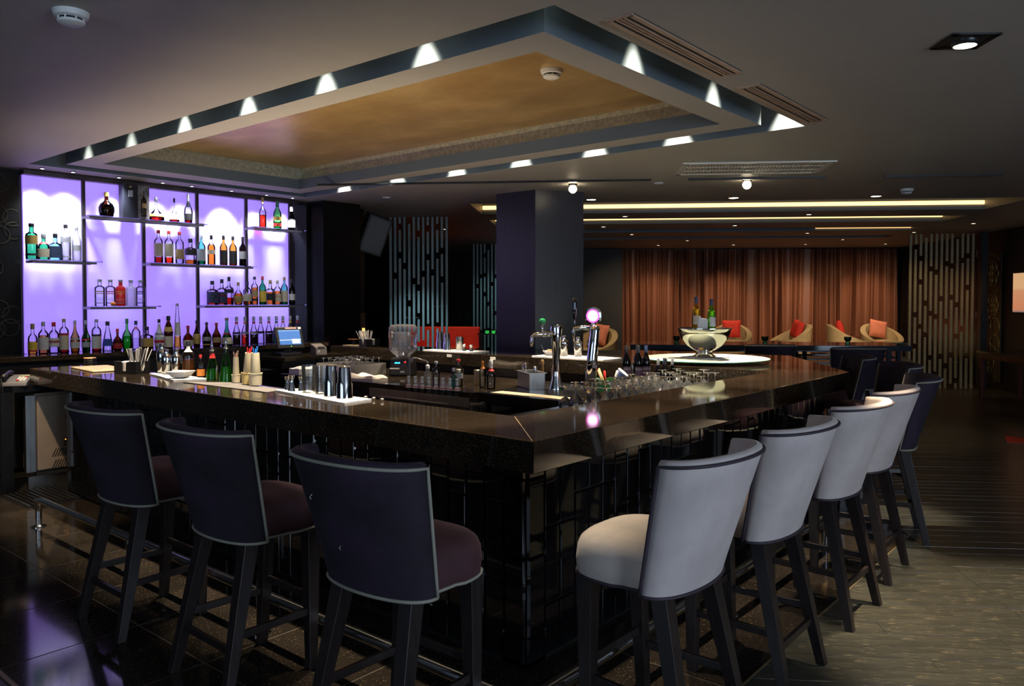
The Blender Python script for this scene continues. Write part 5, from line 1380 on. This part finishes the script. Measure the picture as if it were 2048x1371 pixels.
o = MB().box((0, 0, 0), (.12, .012, .13)).build('folded_towel', CLOTH, bw, bevel=.003); o.location = (-.02, .0, .30); o.rotation_euler = (0, R(8), R(-40))

# ================================================================== LOUNGE
def in_lounge(t, a, b, z=0, rz=0):
    t.location = L(a, b, z); t.rotation_euler[2] = LROT + rz; return t
# curtains
CUR = mat('copper_satin', (.19, .072, .040), .45, var=.10, scale=3, sheen=.3, stretch=(6, 6, .5))
segs = [(.93, 2.55, 0), (2.55, 4.30, 1), (4.30, 6.0, 2), (6.0, 7.70, 3)]
for b0, b1, k in segs:
    rnd = random.Random(40 + k); n = 190; ph = [rnd.uniform(0, 6) for _ in range(6)]
    rows = []
    for j in range(9):
        v = j / 8; row = []
        for i in range(n + 1):
            u = i / n; b = b0 + (b1 - b0) * u
            s = 44 * u + 1.6 * math.sin(9 * u + ph[0]) + 1.2 * math.sin(23 * u + ph[1])
            d = .10 * math.sin(s) * (.6 + .5 * math.sin(11 * u + ph[5])) + .05 * math.sin(1.7 * s + ph[2]) + .04 * math.sin(13 * u + ph[3])
            d *= .75 + .35 * v
            x, y, z = L(20.30 + d, b + .02 * math.sin(s * .5 + ph[4]) * v + .05 * math.sin(6 * u + ph[5]) * (1 - v) * .6, 2.97 - 2.60 * v)
            row.append((x, y, z))
        rows.append(row)
    tag(MB().grid(rows).build('curtain', CUR, None, smooth=True), ('copper brown pleated curtain panel beside the dark wall', 'copper brown pleated curtain panel behind the wine bottles', 'copper brown pleated curtain panel behind the middle armchairs', 'copper brown pleated curtain panel beside the slatted screen')[k], 'curtain', 'lounge curtains')
tag(MB().prism([L(20.05, -.6)[:2], L(20.05, .9)[:2], L(20.5, .9)[:2], L(20.5, -.6)[:2]][::-1], .35, 2.98).build('dark_pilaster', BLACKM), 'dark flat pilaster at the end of the curtains', 'pilaster')
# high table
TBK = mat('black_lacquer_blue_lit', (.014, .022, .034), .12, spec=.7)  # bluish light on the high table put into the lacquer colour
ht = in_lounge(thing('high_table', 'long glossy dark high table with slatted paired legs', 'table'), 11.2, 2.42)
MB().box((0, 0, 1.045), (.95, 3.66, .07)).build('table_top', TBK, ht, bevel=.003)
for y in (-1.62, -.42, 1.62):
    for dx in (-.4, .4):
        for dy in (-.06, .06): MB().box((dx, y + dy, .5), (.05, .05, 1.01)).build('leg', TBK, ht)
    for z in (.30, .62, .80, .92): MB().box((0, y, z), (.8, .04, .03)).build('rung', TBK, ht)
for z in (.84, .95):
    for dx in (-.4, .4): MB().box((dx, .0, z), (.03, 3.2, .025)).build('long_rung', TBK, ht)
for b, nm in ((1.25, 'green glass candle holder at the column end of the high table'), (2.45, 'green glass candle holder in the middle of the high table'), (3.55, 'clear green footed candle glass at the screen end of the high table')):
    t = in_lounge(thing('candle_glass', nm, 'candle holder'), 11.1, b, 1.0805)
    t['group'] = 'candle holders on the high table'
    MB().lathe([(.03, 0), (.034, .01), (.025, .03), (.045, .06), (.05, .10), (.046, .10), (.022, .035), (0, .03)], 16).build('cup', glass('green_cup', (.25, .75, .55)), t, smooth=True)
# tub armchairs on the platform
def tub_chair(a, b, rz, label, cush, clabel, crz=0, dx=0, z0=.35):
    t = in_lounge(thing('armchair', label, 'armchair', group='beige tub armchairs before the curtains'), a, b, z0, rz)
    # local: faces -x ; back at +x
    n = 24; rows_o = []; zs = [0, .2, .45, .75]
    def p(phi, k, inner):
        r = .44 - (.11 if inner else 0)
        f = (1 + math.cos(phi)) / 2
        top = .36 + .42 * f ** 1.3
        z = .06 + (top - .06) * k
        return (r * math.cos(phi) * (1.0 + .10 * k), r * math.sin(phi) * (1.0 + .06 * k), z)
    phis = [R(-140) + R(280) * i / n for i in range(n + 1)]
    rows = [[p(f, k / 5, 0) for f in phis] + [p(f, k / 5, 1) for f in reversed(phis)] for k in range(6)]
    mb = MB(); mb.grid(rows, closed=True)
    m_ = len(rows[0]); base = 5 * m_
    for i in range(n): mb.f.append((base + i, base + i + 1, base + m_ - 2 - i, base + m_ - 1 - i))
    mb.build('shell', BEIGE, t, smooth=True, sharp=50)
    MB().lathe([(.0, .06), (.34, .06), (.35, .10), (.35, .34), (.32, .40), (.0, .42)], 28, (-.06, 0, 0)).build('seat_cushion', BEIGE, t, smooth=True, sharp=60)
    MB().lathe([(.25, 0), (.25, .06)], 24).build('plinth', BLACKM, t)
    if cush:
        c = in_lounge(thing('cushion', clabel, 'cushion', group='scatter cushions on the armchairs'), a, b, z0, rz)
        g = []; nn = 12; W = .42
        for s in (1, -1):
            for j in range(nn + 1):
                row = []
                for i in range(nn + 1):
                    u, v = i / nn * 2 - 1, j / nn * 2 - 1
                    th = .085 * max(0, (1 - u ** 4) * (1 - v ** 4)) ** .5
                    pinch = 1 - .07 * (1 - abs(u * v)) * (abs(u) + abs(v)) / 2
                    row.append((s * th, u * W / 2 * pinch, v * W / 2 * pinch))
                g.append(row)
        mb = MB(); mb.grid(g[:nn + 1]); mb.grid([r[::-1] for r in g[nn + 1:]])
        o = mb.build('cover', cush, c, smooth=True); o.location = (.17 + dx, 0, .66); o.rotation_euler = (crz, R(14), 0)
    return t
TC = 19.0
tub_chair(TC, 3.42, R(-10), 'beige tub armchair facing the bar, behind the silver bowl', RED, 'bright red square cushion on the armchair behind the silver bowl', dx=-.05)
tub_chair(TC - .1, 4.75, R(-75), 'beige tub armchair turned sideways, its arm sloping towards the bowl', RED, 'red cushion lying in the sideways armchair', R(12))
tub_chair(TC - .1, 6.05, R(75), 'beige tub armchair turned sideways, its arm sloping towards the slatted screen', RED, 'red cushion tucked behind the arm of the sideways armchair near the screen', R(10))
tub_chair(TC + .3, 6.95, R(10), 'beige tub armchair facing the bar beside the slatted screen', ORANGE, 'salmon orange cushion on the armchair beside the slatted screen', R(12))
tub_chair(15.6, .15, R(-30), 'beige tub armchair by the dark pilaster, half hidden by the taps', ORANGE, 'salmon orange cushion on the armchair by the pilaster', R(8))
tub_chair(13.4, 3.35, R(0), 'beige tub armchair glimpsed through the legs of the high table', ORANGE, 'orange cushion glimpsed through the legs of the high table', z0=0)
tub_chair(13.4, 4.95, R(-15), 'beige tub armchair glimpsed past the end of the high table', ORANGE, 'orange cushion glimpsed past the end of the high table', z0=0)
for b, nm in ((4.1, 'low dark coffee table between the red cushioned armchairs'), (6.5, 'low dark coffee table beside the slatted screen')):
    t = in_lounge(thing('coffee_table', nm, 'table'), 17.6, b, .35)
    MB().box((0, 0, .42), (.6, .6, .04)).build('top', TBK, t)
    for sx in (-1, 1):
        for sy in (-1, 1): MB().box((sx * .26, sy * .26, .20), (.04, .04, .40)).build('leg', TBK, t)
# red banquette
rbq = in_lounge(thing('banquette', 'long red upholstered banquette behind the slatted screen', 'sofa'), 15.6, -2.9, .35)
MB().box((.25, 0, .50), (.16, 1.5, .60)).build('backrest', RED, rbq, bevel=.03)
MB().box((-.1, 0, .30), (.60, 1.5, .22)).build('seat', RED, rbq, bevel=.03)
MB().box((0, 0, .09), (.7, 1.46, .18)).build('plinth', BLACKM, rbq)
# slatted screens
def screen(a, b0, b1, n, z1, sm, label, seed, w=.034, gap=.10, name='slatted_screen', end=None):
    rnd = random.Random(seed)
    t = in_lounge(thing(name, label, 'screen'), a, (b0 + b1) / 2)
    pitch = (b1 - b0) / (n - 1); cache = {}
    rodm = mat('thin_brass_rod', (.25, .19, .10), .4, .8)
    for i in range(n):
        y = -(b0 + pitch * i - (b0 + b1) / 2)
        z = -.02 if i in (0, n - 1) else -rnd.uniform(0, .5)
        while z < z1:
            ln = 5 if i in (0, n - 1) else rnd.choice((.35, .5, .75, 1.0, 1.2))
            a0, a1 = max(z, 0), min(z + ln, z1)
            z += ln + gap
            if a1 - a0 < .06: continue
            key = round(a1 - a0, 2)
            if key not in cache:
                me = MB().box((0, 0, 0), (.03, w, key)).mesh('slat'); me.materials.append(sm); cache[key] = me
            o = bpy.data.objects.new('slat', cache[key]); COL.objects.link(o); o.parent = t; o.location = (rnd.uniform(-.004, .004), y, a0 + key / 2)
    for k in range(16):
        i = rnd.randrange(0, n - 3); z = .15 + (z1 - .3) * k / 15
        MB().tube([(.016, -(b0 + pitch * i - (b0 + b1) / 2), z), (.016, -(b0 + pitch * (i + 3) - (b0 + b1) / 2), z)], .004, 6).build('tie_rod', rodm, t)
    return t
SLT = mat('grey_green_slat', (.30, .38, .38), .45, .3, var=.1); SLB = mat('brassy_slat', (.36, .31, .18), .4, .5, var=.12)
screen(12.25, -3.09, -2.19, 13, 2.99, SLT, 'grey slatted screen with broken vertical strips, beside the red banquette', 11)
screen(18.1, -2.6, -1.5, 14, 2.99, SLT, 'grey slatted screen half hidden by the column', 12)
screen(15.75, 6.18, 7.32, 13, 2.95, SLB, 'brassy slatted screen with broken vertical strips at the lounge edge', 13, w=.042)
tag(MB().box((0, 0, 1.49), (.16, .12, 2.98)).build('screen_post', mat('blue_grey_post', (.02, .025, .03), .35, .3), None, loc=L(15.75, 7.50), rz=LROT), 'dark grey post closing the brassy slatted screen', 'post')
# right-hand wall
RGM = mat('ring_line_gold', (.40, .32, .10), .4, .6); PNL = mat('brown_panel', (.045, .032, .016), .5, var=.15)
rings = []
for cx, cz, rr_ in ((0, 2.05, .11), (.05, 1.45, .09), (-.1, .35, .10)):
    for k in range(6): rings.append((cx + rr_ * 1.3 * math.cos(k * PI / 3), cz + rr_ * 1.3 * math.sin(k * PI / 3), rr_))
rings += [(.0, 2.05, .38), (.15, 1.05, .16), (.15, .72, .16), (-.25, 1.2, .2), (.05, .55, .14)]
rp = ring_panel('floral_panel', 'tall brown wall panel with golden looping flower rings', (0, 0, 0), 0, .68, 2.45, rings, PNL, RGM, .014)
rp.location = L(15.85, 7.715, .14); rp.rotation_euler[2] = LROT + PI
struct(MB().box((0, 0, 1.4), (.95, .015, 2.8)).build('door_1', BLACK, None, loc=L(16.95, 7.74), rz=LROT))
for z in (1.39, 2.62): tag(MB().box((0, 0, 0), (.07, .012, .14)).build('wall_plate', mat('pale_plate', (.30, .32, .34), .4), None, loc=L(16.45, 7.73, z), rz=LROT), 'small grey wall plate beside the floral panel, %s' % ('at switch height' if z < 2 else 'near the ceiling'), 'wall plate')
pf = thing('framed_poster', 'warmly lit framed poster on the right-hand wall', 'poster', L(14.80, 7.72, 1.46)); pf.rotation_euler[2] = LROT + PI
MB().box((0, 0, .36), (.62, .02, .78)).build('frame', BLACK, pf)
m, nt, b, out = node_mat('poster_print')
tc = nt.nodes.new('ShaderNodeTexCoord'); sp_ = nt.nodes.new('ShaderNodeSeparateXYZ'); nt.links.new(tc.outputs['Generated'], sp_.inputs[0])
rr = ramp(nt, sp_.outputs['Z'], [(0, (.20, .18, .20)), (.06, (.75, .28, .14)), (.55, (.80, .36, .18)), (.62, (.90, .52, .25))])
nt.links.new(rr.outputs[0], b.inputs['Base Color']); nt.links.new(rr.outputs[0], b.inputs['Emission Color']); b.inputs['Emission Strength'].default_value = .7
MB().box((0, -.013, .36), (.54, .006, .70)).build('backlit_print', m, pf)
cn = in_lounge(thing('console_table', 'dark red wooden console table with black top by the right-hand wall', 'table'), 13.3, 7.08)
RW = wood('dark_red_wood', (.10, .016, .010), (.16, .028, .014), .35, (1, 1, 8))
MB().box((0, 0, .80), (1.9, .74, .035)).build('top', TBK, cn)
MB().box((0, 0, .735), (1.84, .68, .09)).build('apron', RW, cn)
for sx in (-1, 1):
    for sy in (-1, 1): MB().box((sx * .89, sy * .31, .345), (.05, .05, .69), top=(.07, .07)).build('leg', RW, cn)
tag(MB().prism([L(9.75, 4.95)[:2], L(10.2, 5.15)[:2], L(9.55, 5.75)[:2]][::-1], -.0035, .004).build('red_floor_sheet', mat('red_sheet', (.75, .04, .02), .5)), 'red triangular corner of a mat on the wooden floor', 'mat')

# loudspeaker by the bottle wall
ls = thing('loudspeaker', 'black loudspeaker tilted on a bracket beside the bottle wall', 'loudspeaker', (7.28, 8.64, 2.66))
bx_ = MB().box((0, 0, 0), (.34, .26, .54)).build('cabinet', BLACKM, ls, bevel=.01); bx_.rotation_euler = (R(14), R(16), R(-22)); bx_.location = (0, 0, -.05)
MB().box((0, -.134, 0), (.28, .008, .48)).build('grille', mat('speaker_grille', (.05, .055, .065), .5, .3), bx_)
MB().tube([(-.05, .12, .0), (-.12, .2, .08), (-.2, .16, .1)], .014, 8).build('bracket', BLKPL, ls, smooth=True)
cp_ = thing('control_panel', 'wall column with two small amber lit switches', 'switch panel', (7.06, 8.60, 1.1))
MB().box((0, .03, .15), (.07, .06, .5)).build('plate', mat('brown_plate', (.06, .025, .015), .5), cp_)
for z in (.10, .17): MB().box((0, -.002, z), (.045, .008, .045)).build('amber_switch', mat('amber_lamp', (1, .5, .1), emit=1.6, ecol=(1, .55, .15)), cp_)
for k in range(4):  # glowing cups added in place of green lines of light
    t = thing('green_cup', 'small green glowing cup standing in for lines of green light behind the column', 'candle holder', L(14.6, -1.85 + .12 * k, 1.0655), 0, 'green glowing cups in the far corner')
    cached('gv', lambda: MB().lathe([(.03, 0), (.04, .05), (.036, .05), (0, .008)], 12), 'cup', mat('green_glow', (.05, .6, .1), .3, emit=.5, ecol=(.05, .8, .12)), t)
ft = in_lounge(thing('side_table', 'slim dark side table carrying green glowing cups in the far corner', 'table'), 14.6, -1.67, 0)
MB().box((0, 0, 1.055), (.3, .7, .02)).build('top', RW, ft)
for sy in (-1, 1): MB().box((0, sy * .3, .5225), (.06, .06, 1.045)).build('leg', RW, ft)
